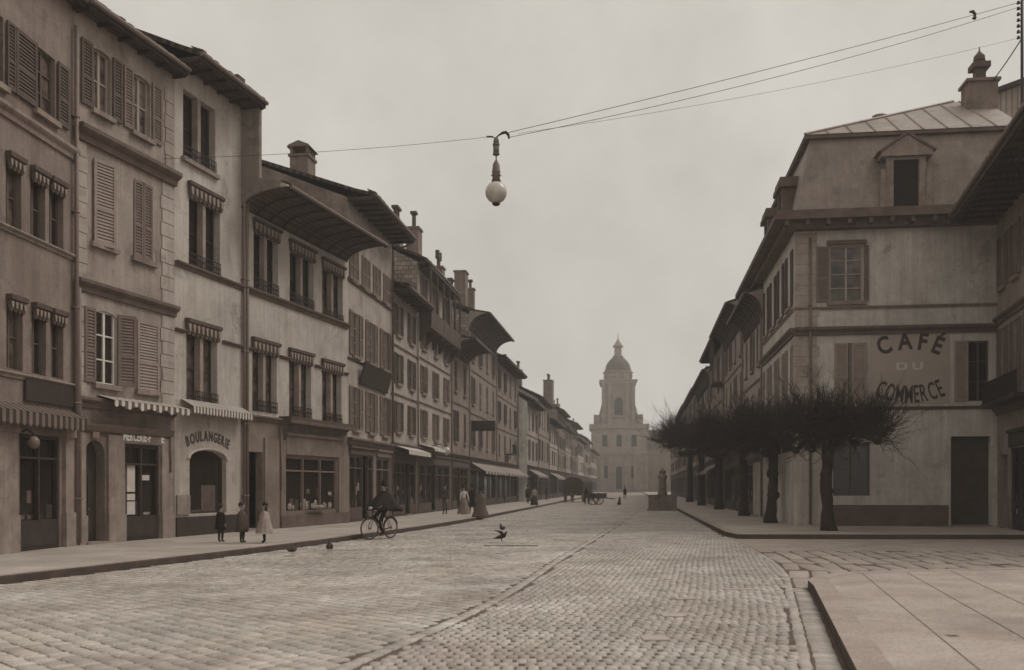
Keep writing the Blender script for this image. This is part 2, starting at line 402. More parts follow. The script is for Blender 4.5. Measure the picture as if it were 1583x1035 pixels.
    def shop(s, u0, u1, z0=.72, z1=3.3, top=4.0, m=None, glass=None, door=None, nx=3, fascia=None, n=0):
        """timber shopfront: stall riser, glazed display, fascia board"""
        m = m or WOODM
        s.ops.append((u0,u1,.14,z1,0)); w = MB(); a, b = -.14, -.05
        du = door if door else None
        segs = [(u0,u1)] if not du else [q for q in ((u0,du[0]),(du[1],u1)) if q[1]-q[0] > .15]
        for p,q in segs:
            w.box(p,q,a,b,.14,z0)
            k = max(1,int(round((q-p)/ max(.5,(u1-u0)/nx))))
            for i in range(k+1):
                x = min(max(p+(q-p)*i/k,p+.04),q-.04); w.box(x-.035,x+.035,a,b+.02,z0,z1-.02)
            w.box(p+.08,q-.08,b,b+.02,.24,z0-.1)
            w.box(p,q,a,b+.01,z1-.1,z1); w.box(p,q,a,b+.012,z1-.62,z1-.56)
        f = s.part('shop_window', w, m)
        GD = [mat('dim_goods',.13,.07,4,.8),mat('paper_notice',.34,.22,4,.8),mat('brown_goods',.07,.04,4,.8)]; rg = random.Random(int(u0*97+s.W*13))
        for p,q in segs:
            if q-p < .5 or s.A.y > 70: continue
            x = p+.15
            while x < q-.25:
                w_ = rg.uniform(.12,.34); hh = rg.uniform(.1,.55)
                if rg.random() < .75: it = MB(); it.box(x,min(x+w_,q-.1),a-.019,a-.004,z0+.02,z0+hh); s.part('shop_goods',it,GD[rg.choice((0,0,1,2))],f)
                if rg.random() < .22: it = MB(); it.box(x,min(x+w_,q-.1),a-.019,a-.006,z0+hh+.3,z0+hh+.3+rg.uniform(.15,.4)); s.part('notice',it,GD[rg.choice((0,1))],f)
                x += w_+rg.uniform(.03,.3)
        for p,q in segs:
            g = MB(); g.box(p,q,a-.04,a-.02,z0,z1); s.part('pane', g, glass or GLASS, f)
        if du:
            dd = MB(); dd.box(du[0],du[1],a-.2,a-.14,.2,z1); dd.box(du[0]+.1,du[1]-.1,a-.14,a-.125,.3,1.0)
            dd.box(du[0]+.1,du[1]-.1,a-.14,a-.13,1.15,z1-.5,1)
            o = s.part('door', dd, [WOODD,GLASS]); st = MB(); st.box(du[0],du[1],a-.2,.12,.10,.2); s.part('doorstep', st, STONE, o)
        if fascia:
            fb = MB(); fb.box(u0-.05,u1+.05,.003,.08,z1+.05,top-.12); fb.box(u0-.1,u1+.1,.003,.16,top-.12,top)
            s.part('fascia', fb, fascia)
        return f
    def door(s, u0, u1, z1, arch=0, m=None, dep=.3):
        s.ops.append((u0,u1,.14,z1,arch)); mb = MB(); c = (u0+u1)/2
        mb.box(u0,u1,-dep-.05,-dep,.2,z1)
        for a,b in ((u0+.08,c-.05),(c+.05,u1-.08)):
            mb.box(a,b,-dep,-dep+.025,.3,1.0); mb.box(a,b,-dep,-dep+.02,1.12,min(2.1,z1-.4))
        o = s.part('door', mb, m or WOODD)
        h = MB(); h.ball((c+.06,dep-.05,1.1),.03,.03,.03,8); s.part('handle', h, IRONL, o)
        st = MB(); st.box(u0-.05,u1+.05,-dep,.16,.1,.2); s.part('doorstep', st, STONE, o)
        return o
    # ---- body
    def body(s, zw, wall, D=9, bands=None, ridge=None, sidem=None, gable_z=None):
        """wall to height zw with every opening cut out; bands = [(z, material)] changes material above z"""
        bands = bands or [(0,wall)]; mats = [b[1] for b in bands]; mb = MB(); dep = .3
        us = sorted({0,s.W}|{o[0] for o in s.ops}|{o[1] for o in s.ops})
        zs = sorted({.05,zw}|{o[2] for o in s.ops}|{o[3] for o in s.ops}|{b[0] for b in bands if b[0] > .05})
        us = [u for u in us if 0 <= u <= s.W]
        for i in range(len(us)-1):
            for j in range(len(zs)-1):
                if zs[j] >= zw: continue
                uc, zc = (us[i]+us[i+1])/2, (zs[j]+zs[j+1])/2
                if us[i+1]-us[i] < 1e-5 or zs[j+1]-zs[j] < 1e-5: continue
                if any(o[0] < uc < o[1] and o[2] < zc < o[3] for o in s.ops): continue
                k = max([q for q,b in enumerate(bands) if b[0] <= zc] or [0])
                mb.add([(us[i],0,zs[j]),(us[i+1],0,zs[j]),(us[i+1],0,zs[j+1]),(us[i],0,zs[j+1])],[(0,1,2,3)],k)
        for u0,u1,z0,z1,ar in s.ops:
            k = max([q for q,b in enumerate(bands) if b[0] <= (z0+z1)/2] or [0])
            for q in ([(u0,0,z0),(u0,0,z1),(u0,dep,z1),(u0,dep,z0)],[(u1,0,z1),(u1,0,z0),(u1,dep,z0),(u1,dep,z1)],
                      [(u0,0,z1),(u1,0,z1),(u1,dep,z1),(u0,dep,z1)],[(u1,0,z0),(u0,0,z0),(u0,dep,z0),(u1,dep,z0)]):
                mb.add(q,[(0,1,2,3)],k)
            if ar:
                N = 8; c = (u0+u1)/2; hw = (u1-u0)/2
                cur = [(c+hw*math.cos(math.pi*i/(2*N)), z1-ar+ar*math.sin(math.pi*i/(2*N))) for i in range(N+1)]
                for sg in (1,-1):
                    pts = [(c+sg*(x-c),z) for x,z in cur]; cr = (c+sg*hw,z1)
                    for i in range(N):
                        a,b = pts[i],pts[i+1]
                        mb.add([(cr[0],0,cr[1]),(a[0],0,a[1]),(b[0],0,b[1])],[(0,1,2) if sg < 0 else (0,2,1)],k)
                        mb.add([(a[0],0,a[1]),(b[0],0,b[1]),(b[0],dep,b[1]),(a[0],dep,a[1])],[(0,1,2,3)],k)
        s.zw = zw; s.D = D
        zr = ridge if ridge else zw+2
        e = .006; kk = len(mats); mats = mats+[sidem or wall]
        for x,x2 in ((e,e+.02),(s.W-e-.02,s.W-e)):
            mb.prism_dz([(-.01,.05),(-.01,zw),(-D/2,zr-.12),(-D,zw),(-D,.05)],x,x2,kk)
        mb.box(.03,s.W-.03,-D,-D+.2,.05,zw,kk)
        return s.part('wall', mb, mats)
    def roof(s, ze, ov, ridge, m=None, th=.16, u0=0, u1=None, sof='flat', gutter=True, soffm=None, barrel=1.0, curl=0):
        """tiled roof with its eaves ov metres out at height ze"""
        u1 = s.W if u1 is None else u1; D = s.D; u0 += .004; u1 -= .004
        mb = MB()
        up = [(ov,ze+.12),(ov*.3,ze+.12+(ridge-ze)*.10+curl),(-D/2,ridge),(-D-.3,s.zw)]
        lo = [(d,z-th) for d,z in up]
        for i in range(3): mb.prism_dz([up[i],up[i+1],lo[i+1],lo[i]],u0,u1)
        r = s.part('roof', mb, m or ROOF)
        sm = MB()
        if sof == 'flat':
            sm.box(u0,u1,.003,ov-.02,ze-.10,ze-.045)
            sm.box(u0,u1,ov-.06,ov+.01,ze-.16,ze+.0,1)
            n = int((u1-u0)/.8)
            for i in range(n+1):
                x = u0+.06+(u1-u0-.12)*i/max(1,n); sm.box(x-.05,x+.05,.004,ov-.07,ze-.2,ze-.10,1)
        else:                                    # coved boarding swelling from the wall to the eave
            N = 10; pts = []
            for i in range(N+1):
                a = math.pi/2*i/N; pts.append((.004+(ov-.02)*(1-math.cos(a)), ze-barrel+(barrel+.0)*math.sin(a)))
            for i in range(N):
                (a,b),(c,d) = pts[i],pts[i+1]
                sm.prism_dz([(a,b),(c,d),(c,d+.04),(a,b+.04)],u0,u1)
            sm.box(u0,u1,ov-.04,ov+.02,ze-.08,ze+.05,1)
            nr = max(2,int((u1-u0)/.95))
            for q in range(1,nr):
                x = u0+(u1-u0)*q/nr
                for i in range(N):
                    (a,b),(c,d) = pts[i],pts[i+1]; k = .055
                    sm.prism_dz([(a,b+.01),(c,d+.01),(c+k*(1-i/N),d-k*(i+1)/N),(a+k*(1-i/N),b-k*i/N-.004)],x-.05,x+.05,1)
            for x0,x1 in ((u0-.0,u0+.06),(u1-.06,u1)):
                for i in range(N):
                    (a,b),(c,d) = pts[i],pts[i+1]
                    zt = lambda q: ze+.0+(ridge-ze)*.12*(1-q/ov)+.0
                    if max(zt(a),zt(c)) > min(b,d)+.05:
                        sm.prism_dz([(a,b+.041),(c,d+.041),(c,max(zt(c),d+.045)),(a,max(zt(a),b+.045))],x0,x1,2)
        s.part('soffit', sm, [soffm or SOFF,WOODD,P2], r)
        te = MB(); rg = random.Random(int(s.W*100)); x = u0+.02
        while x < u1-.2:
            j = rg.uniform(-.03,.03); k = rg.uniform(-.02,.02)
            te.prism_dz([(ov+.07+j,ze+.095+k),(ov-.35,ze+.28+k),(ov-.35,ze+.31+k),(ov+.07+j,ze+.135+k)],x,x+.185); x += .2
        if s.A.y < 62: s.part('eave_tiles', te, mat('eave_tile',.15,.09,5,.9), r)
        if gutter:
            g = MB(); g.tube([(u0,-ov-.06,ze+.02),(u1,-ov-.06,ze+.02)],.075,8); s.part('gutter', g, IRONL, r)
        s.rf = r; return r
    def chimney(s, u, d, z0, z1, w=.9, dp=.7, pots=1, style='pot', m=None, ph=.9):
        mb = MB(); mb.box(u-w/2,u+w/2,d-dp/2,d+dp/2,z0,z1-.12); mb.box(u-w/2-.07,u+w/2+.07,d-dp/2-.07,d+dp/2+.07,z1-.12,z1)
        c = s.part('chimney', mb, m or PLAST_ST, s.rf)
        p = MB()
        if style == 'arcade':
            n = 5
            for i in range(n+1):
                x = u-w/2+.06+(w-.12)*i/n; [p.box(x-.04,x+.04,q-.06,q+.06,z1,z1+.32) for q in (d-dp/2+.06,d+dp/2-.06)]
            p.prism_dz([(d-dp/2-.12,z1+.32),(d+dp/2+.12,z1+.32),(d+dp/2+.05,z1+.42),(d,z1+.62),(d-dp/2-.05,z1+.42)],u-w/2-.1,u+w/2+.1)
            s.part('chimney_cap', p, PLAST_ST, s.rf)
        elif pots:
            for i in range(pots):
                x = u+(i-(pots-1)/2)*w/max(1,pots)*.95
                p.tube([(x,-d,z1),(x,-d,z1+ph)],.13,10)
                if style == 'tee': p.tube([(x-.38,-d,z1+ph),(x+.38,-d,z1+ph)],.13,10); [p.tube([(x+q,-d,z1+ph-.28),(x+q,-d,z1+ph+.28)],.15,8) for q in (-.38,.38)]
                else: p.box(x-.24,x+.24,d-.2,d+.2,z1+ph,z1+ph+.16)
            s.part('chimney_pot', p, WOODM, s.rf)
        return c
    def wpx(s, x0, x1, yt, yb, **k):
        c = (x0+x1)/2; return s.window(s.u(x0),s.u(x1),s.z(c,yb),s.z(c,yt),**k)
    def spx(s, x0, x1, yt, yb, **k):
        c = (x0+x1)/2; a, b = sorted((s.u(x0),s.u(x1))); return s.shutter(a,b,s.z(c,yb),s.z(c,yt),**k)
    def generic(s, floors, cols, wall, ze, ov, ridge, sh=SHUT, D=9, shopz=4.1, shopm=None, awn=False, sof='flat', p_open=.7, closed=.35,
                wallb=None, ww=.95, slats=False, rng_=random, barrel=1.2, sidem=None, soffm=None):
        """the ordinary house of the street: shop below, rows of shuttered windows above"""
        W = s.W; zt = ze-(.3 if sof == 'flat' else barrel*.7)
        fh = (zt-shopz)/floors
        for f in range(floors):
            z0 = shopz+fh*f+fh*.24; z1 = shopz+fh*(f+1)-fh*.14
            for c in range(cols):
                uc = W*(c+.5)/cols; w = min(ww, W/cols*.46)
                shut_closed = rng_.random() < closed
                s.window(uc-w/2,uc+w/2,z0,z1,2,3,fm=FRAME if rng_.random()<.6 else FRAMED,gm=GLASSC if rng_.random()<.4 else GLASS)
                if shut_closed:
                    s.shutter(uc-w/2,uc-.008,z0,z1,sh,-.03,slats=slats); s.shutter(uc+.008,uc+w/2,z0,z1,sh,-.03,slats=slats)
                else:
                    q = min(w/2, W/cols/2-w/2-.03)
                    if q > .1: s.shutter(uc-w/2-q,uc-w/2-.01,z0,z1,sh,slats=slats); s.shutter(uc+w/2+.01,uc+w/2+q,z0,z1,sh,slats=slats)
            if f: s.cornice(shopz+fh*f+.06,.12,.09,m=STONE,name='string_course')
        s.cornice(shopz,.25,.22,m=STONED)
        du = .25+rng_.random()*.5
        if W > 5: s.shop(.35,W-.35,.75,3.1,3.75,m=shopm or WOODM,door=(W*du-.5,W*du+.5),nx=5,fascia=shopm or WOODM)
        else: s.shop(.3,W-.3,.75,3.1,3.75,m=shopm or WOODM,door=(.5,1.4),nx=3,fascia=shopm or WOODM)
        if awn: s.awning(.3,W-.3,3.7,1.3,.75,.22,16)
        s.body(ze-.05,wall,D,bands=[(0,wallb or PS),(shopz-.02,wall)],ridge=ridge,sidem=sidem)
        s.roof(ze,ov,ridge,sof=sof,barrel=barrel,soffm=soffm)
        s.pipe(W-.12,.2,zt-.2,.09)

# ---- left side of the street: where the facades meet the pavement
def base(px, py): p = gp(px,py,.14); return (p.x,p.y)
yl = lambda x: 752+(985-x)*.1241
L1, L2, L3, L4 = base(115,843), base(270,830), base(375,821), base(537,807.6)
d1 = Vector(L1)-Vector(base(0,856.3)); d1.normalize()
L0 = tuple(Vector(L1)-d1*9)

# house 1: dim house at the left edge
h = House(L0,L1,'town_house','dim grey house at the left edge over a shop with striped awning')
for y0,y1,xs in ((470,575,((-38,-14),(10,35),(49,71),(78,98))),(250,358,((-40,-15),(9,33),(47,70),(76,98)))):
    for i,(a,b) in enumerate(xs):
        dy = (b+a)/2*.42-20*.42 if y0 < 300 else (b+a)/2*.2-4
        zt = h.z(60,y0+22 if y0<300 else y0+10); zb = h.z(60,y1+15 if y0<300 else y1+4)
        ua,ub = h.u(a),h.u(b)
        h.window(ua,ub,zb,zt,2,2,fm=FRAMED,gm=(GLASS,GLASSC,GLASS)[i%3],sill=False,dep=.2)
        h.valance(ua-.03,ub+.03,zt+.16,.42)
zs1 = h.z(60,583); h.cornice(zs1,.14,.12,m=STONE,name='string_course')
zs2 = h.z(60,371); h.cornice(zs2,.14,.12,m=STONE,name='string_course')
zs3 = h.z(60,196); h.cornice(zs3,.3,.18,m=STONE,name='string_course')
zt3 = h.z(70,80); zb3 = h.z(70,178)
for a,b in ((-25,5),(55,85)):
    h.wpx(a,b,0,0) if False else h.window(h.u(a),h.u(b),zb3,zt3,2,3,fm=FRAMED,gm=GLASSC,sillm=STONE)
h.shutter(h.u(22),h.u(54),zb3,zt3,SHUTD,.03); h.shutter(h.u(87),h.u(104),zb3,zt3,SHUTD,.03); h.shutter(h.u(8),h.u(21),zb3,zt3,SHUTD,.03)
h.panel('sign_board',h.u(36),h.u(112),h.z(74,624),h.z(74,588),.004,.08,SIGND)
h.awning(h.u(-60),h.u(113)-.1,h.z(60,628),.45,.22,.36,34,[AWD,WOODM] if False else [SHUT,WOODD],.01)
u0,u1 = h.u(30),h.u(92)
h.shop(u0,u1,.9,h.z(60,672),4.2,m=WOODD,nx=2)
h.shop(max(.4,h.u(-110)),h.u(-14),.9,h.z(60,672),4.2,m=WOODD,nx=2)
for a,b in ((-8,22),(97,112)):
    q = MB(); q.box(h.u(a),h.u(b),.003,.09,.14,h.z(60,660)); q.box(h.u(a)-.05,h.u(b)+.05,.003,.14,.14,1.05); q.box(h.u(a)-.05,h.u(b)+.04,.003,.15,h.z(60,672),h.z(60,655)); h.part('pilaster',q,STONE)
lm = MB(); cu_,cz_ = h.u(25),h.z(25,690)
lm.tube([(cu_,-.09,cz_+.35),(cu_,-.3,cz_+.42),(cu_,-.45,cz_+.3)],.02,6)
lo = h.part('wall_lamp',lm,IRON); lg = MB(); lg.ball((cu_,-.45,cz_+.1),.14,.14,.16,12); h.part('lamp_globe',lg,OPALD,lo,True)
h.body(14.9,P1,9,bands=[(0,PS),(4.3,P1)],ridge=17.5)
h.roof(14.95,.35,17.5); h.pipe(h.W-.1,.2,14.3,.12,.06)

# house 2: quoined house with the haberdashery
h = House(L1,L2,'town_house','quoined grey house with louvred shutters over the haberdasher and a round arched door')
z0,z1 = h.z(162,594),h.z(162,481)
h.window(h.u(147),h.u(179),z0,z1,2,3,fm=mat('white_window_paint',.7,.6,3,.6),gm=GLASS,arch=.14,dep=.1)
h.shutter(h.u(129),h.u(146),z0,z1,SHUT); h.shutter(h.u(181),h.u(200),z0,z1,SHUT,ajar=.5)
h.window(h.u(212),h.u(242),z0,z1,2,3,gm=DARK,arch=.12); h.shutter(h.u(210),h.u(240),z0-.1,z1,SHUTL,.03,ajar=.1)
z0,z1 = h.z(190,390),h.z(190,266)
h.window(h.u(143),h.u(176),z0,z1,2,3,gm=DARK,arch=.12); h.shutter(h.u(143),h.u(171),z0-.05,z1,SHUTL,.03,ajar=.18)
h.window(h.u(206),h.u(236),z0,z1,2,3,gm=DARK,arch=.12)
h.shutter(h.u(206)+.02,(h.u(206)+h.u(236))/2-.01,z0,z1-.03,SHUT,-.02); h.shutter((h.u(206)+h.u(236))/2+.01,h.u(236)-.02,z0,z1-.03,SHUT,-.02)
z0,z1 = h.z(190,193),h.z(190,100)
for a,b in ((144,171),(205,232)):
    h.window(h.u(a),h.u(b),z0,z1,2,2,gm=GLASSC,arch=.1)
for a,b in ((124,142),(173,187),(190,204),(234,249)): h.shutter(h.u(a),h.u(b),z0-.02,z1+.02,SHUTD if a<180 else SHUT,.02)
zc1,zc2,zc3 = h.z(190,621),h.z(190,450),h.z(190,227)
h.cornice(zc1,.28,.2,m=STONED); h.cornice(zc2,.34,.22,m=STONED); h.cornice(zc3,.42,.3,m=STONED)
for a,b in ((zc1+.02,zc2-.36),(zc2+.02,zc3-.44)):
    h.quoins(.03,.5,a,b,.4,P4); h.quoins(h.W-.75,h.W-.05,a,b,.4,P4)
h.quoins(h.W-.55,h.W-.05,zc3+.05,14.3,.45,P2)
h.awning(h.u(150),h.u(272),h.z(205,622)+.1,.6,.16,.2,26,[mat('bright_awning_stripe',.62,.55,3,.9),AWD],.05)
zd = h.z(146,680); h.door(h.u(131),h.u(162),zd,(h.u(162)-h.u(131))/2)
mk = MB(); mk.box(h.u(140),h.u(150),.003,.09,zd+.06,zd+.36); h.part('keystone',mk,STONE)
za = h.z(200,660); q = MB(); q.prism_dz([(.003,za),(.003,za-.26),(.12,za-.2),(.18,za-.05),(.18,za)],.05,h.W-.25); h.part('cornice',q,STONED)
zs = h.z(215,687)
sw = h.shop(h.u(192),h.u(246),h.z(215,797),zs,4,m=WOODD,nx=2,door=None)
q = MB(); q.box(h.u(187)-.02,h.u(252),.004,.06,zs+.02,zs+.40); sb = h.part('sign_board',q,PS)
h.part('lettering',lettering('MERCERIE-F',(h.u(231)-h.u(187))*.97,.36,.06,(h.u(187)+h.u(231))/2,zs+.1,gap=.1,bold=.008),LETL,sb)
h.part('lettering',lettering('E',.16,.36,.06,h.u(249),zs+.1,bold=.008),LETL,sb)
for a,b,yt,yb in ((193,199,735,795),(202,214,718,760),(202,214,763,773),(202,214,775,795),(193,199,720,733),(221,236,734,742)):
    g = MB(); g.box(h.u(a),h.u(b),-.155,-.12,h.z((a+b)/2,yb),h.z((a+b)/2,yt)); h.part('display_card',g,PAPER,sw)
for a,b in ((119,130),(165,190),(248,265)):
    q = MB(); q.box(h.u(a),h.u(b),.003,.07,.14,za-.27); q.box(h.u(a)-.03,h.u(b)+.03,.003,.11,.14,.95); h.part('pilaster',q,STONE)
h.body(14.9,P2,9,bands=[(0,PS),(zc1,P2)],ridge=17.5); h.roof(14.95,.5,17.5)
h.pipe(.02,.2,zc2-.3,.14,.06); h.pipe(h.W-.35,2.2,za-.2,.1,.035)

# house 3: bakery
h = House(L2,L3,'town_house','narrow pale house over the arched window of the bakery with boulangerie lettering')
def dbl(h,a,b,yt,yb,val=True,rail=True,vy=None,sill=False):
    c = (a+b)/2; z0,z1 = h.z(c,yb),h.z(c,yt); ua,ub = h.u(a),h.u(b); xm = (ua+ub)/2
    h.window(ua,ub,z0,z1,2,2,fm=WOODD,gm=(GLASS,GLASSC)[int(a)%3==0],mull=mat('pale_mullion_stone',.36,.26,2,.9),rail=rail,sill=sill,dep=.3)
    if val: h.valance(ua-.1,ub+.1,z1+.42,.55)
    return z0,z1
dbl(h,283,333,153,256,val=False,sill=True); 
a2 = dbl(h,292,340,312,418); a1 = dbl(h,288,336,518,625)
for z in (a2[0]-.02,): h.cornice(z,.18,.16,m=STONED,name='string_course')
for zt in (a1[1]+.02,): h.cornice(zt,.12,.12,u0=h.u(343),m=STONED,name='string_course'); h.cornice(zt,.12,.12,u1=h.u(284),m=STONED,name='string_course')
zaw = h.z(325,622)
h.awning(h.u(279),h.W-.1,zaw,.5,.26,.24,40,[mat('bright_awning_stripe',.62,.55),AWD],.01)
zb0,zb1 = h.z(321,793),h.z(321,696)
uc = (h.u(292)+h.u(350))/2
f = h.window(h.u(293),h.u(350),zb0,zb1,1,1,fm=WOODD,gm=GLASS,arch=.32,sill=False,dep=.22)
g = MB(); g.box(uc-.1,uc+.75,-.225,-.2,zb0+.12,zb0+.95); h.part('display_card',g,mat('dim_goods',.13,.07,4,.8),f)
g = MB(); g.box(uc-.7,uc+.75,-.225,-.2,zb0+.06,zb0+.118); h.part('display_shelf',g,WOODM,f)
q = MB(); N = 10
hw = (h.u(350)-h.u(293))/2+.08
for i in range(N):
    a,b = math.pi*i/N,math.pi*(i+1)/N
    pt = lambda an,k: (uc+hw*k*math.cos(an),zb1-.32+.32*k*1.12*math.sin(an)+.02)
    q.prism_xz([pt(a,.94),pt(b,.94),pt(b,1.06),pt(a,1.06)],.003,.05)
h.part('arch_moulding',q,P3)
lb = lettering('BOULANGERIE',(h.u(354)-h.u(290))*1.0,.46,.004,uc,h.z(321,692)+.0,arc=.24,bold=.016,gap=.12)
h.part('lettering',lb,LETD)
h.panel('stall_riser',h.u(270)+.05,h.u(372)-.05,.14,h.z(321,797),.004,.05,SIGND)
h.panel('plinth',h.u(272),h.u(292),h.z(280,795),h.z(280,765),.004,.06,STONE)
h.body(15.4,P3,9,bands=[(0,P4),(zaw-.05,P3)],ridge=17.9); h.roof(15.45,.92,17.9)
h.chimney(h.W*.86,.1,15.4,15.95,.5,.4,1,ph=.16)
h.pipe(h.W-.05,.2,14.6,.1,.055)

# house 4: wide pale house with the coved eaves
h = House(L3,L4,'town_house','wide pale house with deep coved eaves and three paired windows on each floor')
r3 = [dbl(h,a,b,t,bo) for a,b,t,bo in ((392,430,363,452),(448,485,394,474),(498,530,420,497))]
r2 = [dbl(h,a,b,t,bo) for a,b,t,bo in ((390,428,543,637),(447,481,558,645),(498,528,573,654))]
h.cornice(r3[1][0]-.02,.22,.2,m=STONED,name='string_course')
zm = r2[1][1]+.02
for a,b in ((376,388),(432,446),(486,496),(532,537)): h.cornice(zm,.12,.12,u0=max(0,h.u(a)),u1=min(h.W,h.u(b)),m=STONED,name='string_course')
zc = h.z(456,650); h.cornice(zc,.2,.2,m=STONED)
h.door(h.u(380),h.u(406),h.z(393,698),0,dep=.55)
q = MB(); zw_ = h.z(480,650)
q.box(h.u(431),h.W-.1,.003,.55,zw_-.12,zw_+.0); n = 46
for i in range(n):
    a = h.u(431)+(h.W-.1-h.u(431))*i/n; b = h.u(431)+(h.W-.1-h.u(431))*(i+1)/n
    q.prism_xz([(a,zw_-.121),(b,zw_-.121),((a+b)/2+.02,zw_-.26),((a+b)/2-.02,zw_-.26)],.5,.54,1)
h.part('awning',q,[WOODM,SHUT])
zs = h.z(480,706)
sw = h.shop(h.u(441),h.u(521),h.z(480,788),zs,h.z(480,672),m=SHUT,nx=3,fascia=PS)
h.part('lettering',lettering('POISSONNERIE',(h.u(515)-h.u(446))*.95,.32,.081,(h.u(441)+h.u(521))/2,zs+.22,gap=.18) if False else lettering('CONFISERIE',(h.u(508)-h.u(452))*.95,.3,.081,(h.u(441)+h.u(521))/2,zs+.22,gap=.2),mat('faded_lettering',.16,.13),sw) if False else None
for i in range(14):
    g = MB()
    x = h.u(448)+(h.u(516)-h.u(448))*random.random(); q2 = .06+.1*random.random(); g.ball((x,.125,h.z(480,786)+q2),q2,.03,q2*1.3,7); h.part('shop_goods',g,GOODS,sw,True)
bk = MB(); zb = h.z(480,786)
bk.box(h.u(478),h.u(498),.06,.3,zb-.05,zb+.02); [bk.ball((h.u(478)+random.random()*(h.u(498)-h.u(478)),-.18,zb+.06),.1,.08,.09,7,1) for _ in range(12)]
h.part('display_tray',bk,[WOODM,GOODS])
for a,b in ((407,430),(432,440),(522,535)):
    q = MB(); q.box(h.u(a)+.02,h.u(b)-.02,.003,.07,.14,zs+.6); h.part('pilaster',q,PS)
h.panel('plinth',h.u(432),h.u(536),.14,.62,.075,.11,STONED)
h.body(12.35,P3,9,bands=[(0,PS),(zc-.05,P3)],ridge=14.8)
h.roof(12.4,1.87,14.6,sof='cove',barrel=.62,curl=.0)
ww = MB(); ww.prism_dz([(.003,12.9),(.75,12.75),(.75,15.3),(.003,15.3)],-.12,.04); A_ = [(.004+1.85*(1-math.cos(math.pi/2*i/10)),11.8+.62*math.sin(math.pi/2*i/10)) for i in range(11)]
for (a,b),(c,d) in zip(A_[:-1],A_[1:]): ww.prism_dz([(a,b),(c,d),(c,13.0-c*.28),(a,13.0-a*.28)],-.11,.035); h.part('wing_wall',ww,P3)
h.pipe(.12,.2,12.9,.12,.06,None); h.pipe(h.u(431),1.6,zc-.3,.1,.04)

# house 5: taller house with the bare gable above its neighbour
L5 = base(605,yl(605)); L6 = base(645,yl(645)); L7 = base(697,yl(697)); L8 = base(725,yl(725)); L9 = base(767,yl(767)); L10 = base(800,yl(800))
h = House(L4,L5,'town_house','tall house with shuttered windows and a tilted blank sign board beside the coved eaves')
W = h.W
for yt,yb,n in ((418,477-18,4),(497,560,3),(606,668,3)):
    zt,zb_ = h.z(571,yt-14 if n==4 else yt),h.z(571,yb-8 if n==4 else yb)
    for i in range(n):
        uc = W*(i+.5)/n; w = .95 if n==3 else .8
        h.window(uc-w/2,uc+w/2,zb_,zt,2,3,fm=FRAME,gm=GLASS)
        q = min(w*.62,W/n/2-w/2-.02)
        if n==4:
            h.shutter(uc-w/2-.3,uc-.02,zb_,zt,SHUT,.01); h.shutter(uc+.02,uc+w/2+.3,zb_,zt,SHUT,.01)
        else:
            h.shutter(uc-w/2-q,uc-w/2,zb_,zt,SHUT); h.shutter(uc+w/2,uc+w/2+q,zb_,zt,SHUT if i<2 else SHUTD)
h.cornice(h.z(571,452),.16,.14,m=STONED,name='string_course'); h.cornice(h.z(571,566),.1,.1,m=STONED,name='string_course')
sb = MB(); zc = h.z(576,585); c = h.u(576); hw = (h.u(597)-h.u(555))/2
sb.box(c-hw,c+hw,.16,.24,zc-.42,zc+.42); sb.box(c-hw-.06,c+hw+.06,.15,.25,zc+.42,zc+.5); sb.box(c-hw-.06,c+hw+.06,.15,.25,zc-.5,zc-.42)
sb.v = [(x,y+(z-zc)*-.25,z) for x,y,z in sb.v]; sb.box(c-.4,c-.34,.0,.2,zc+.1,zc+.16); sb.box(c+.34,c+.4,0,.2,zc+.1,zc+.16)
h.part('sign_board',sb,SIGND)
zc = h.z(571,681); h.cornice(zc,.3,.24,m=STONED)
h.shop(.3,W*.55,.8,3.2,zc-.35,m=WOODM,nx=3,fascia=WOODM,door=(W*.32,W*.32+.95)); h.shop(W*.62,W-.3,.8,3.2,zc-.35,m=SHUT,nx=2,fascia=SHUT)
h.body(14.72,P4,10.5,bands=[(0,PS),(zc-.05,P4)],ridge=16.9,sidem=mat('stained_gable_plaster',.38,.16,.55,.95,.4,12,True)); h.roof(14.75,1.25,17.0)
h.chimney(h.u(468,-3.2),-3.2,15.0,h.z(468,243,-3.2),1.1,.9,style='arcade'); h.pipe(W-.1,.2,14.2,.1,.06,(1.0,.3))
h.chimney(h.u(613,-1.5),-1.5,14.6,h.z(613,352,-1.5),1.0,.6,2,ph=1.1); h.chimney(h.u(640,-1.2),-1.2,14.0,h.z(640,353,-1.2),1.1,.8,1,ph=.9)

h = House(L5,L6,'town_house','low eaved house just past the tall gabled one with a small dark roof')
h.generic(3,2,P4,12.25,.95,14.6,awn=False,sh=SHUTD,closed=.2)
h.awning(.3,h.W-.3,4.0,.9,.3,.25,14,[mat('bright_awning_stripe',.62,.55,3,.9),PAPER])
h = House(L6,L7,'town_house','house with a shingle clad side wall and a wooden top gallery','house')
h.generic(4,3,P4,15.1,.55,17.4,sidem=SHING,closed=.3,sh=SHUT)
gl = MB(); gl.box(.4,h.W-.3,.003,.75,11.2,11.35); gl.box(.4,h.W-.3,.7,.76,11.35,12.25); gl.box(.4,.46,.003,.7,11.35,12.25)
for i in range(6): x=.45+(h.W-.8)*i/5; gl.box(x-.05,x+.05,.65,.77,11.35,14.9); gl.prism_dz([(.01,10.4),(.1,10.4),(.72,11.2),(.01,11.2)],x-.06,x+.06)
gl.box(.4,h.W-.3,.003,.8,14.7,14.8)
h.part('gallery',gl,WOODM)
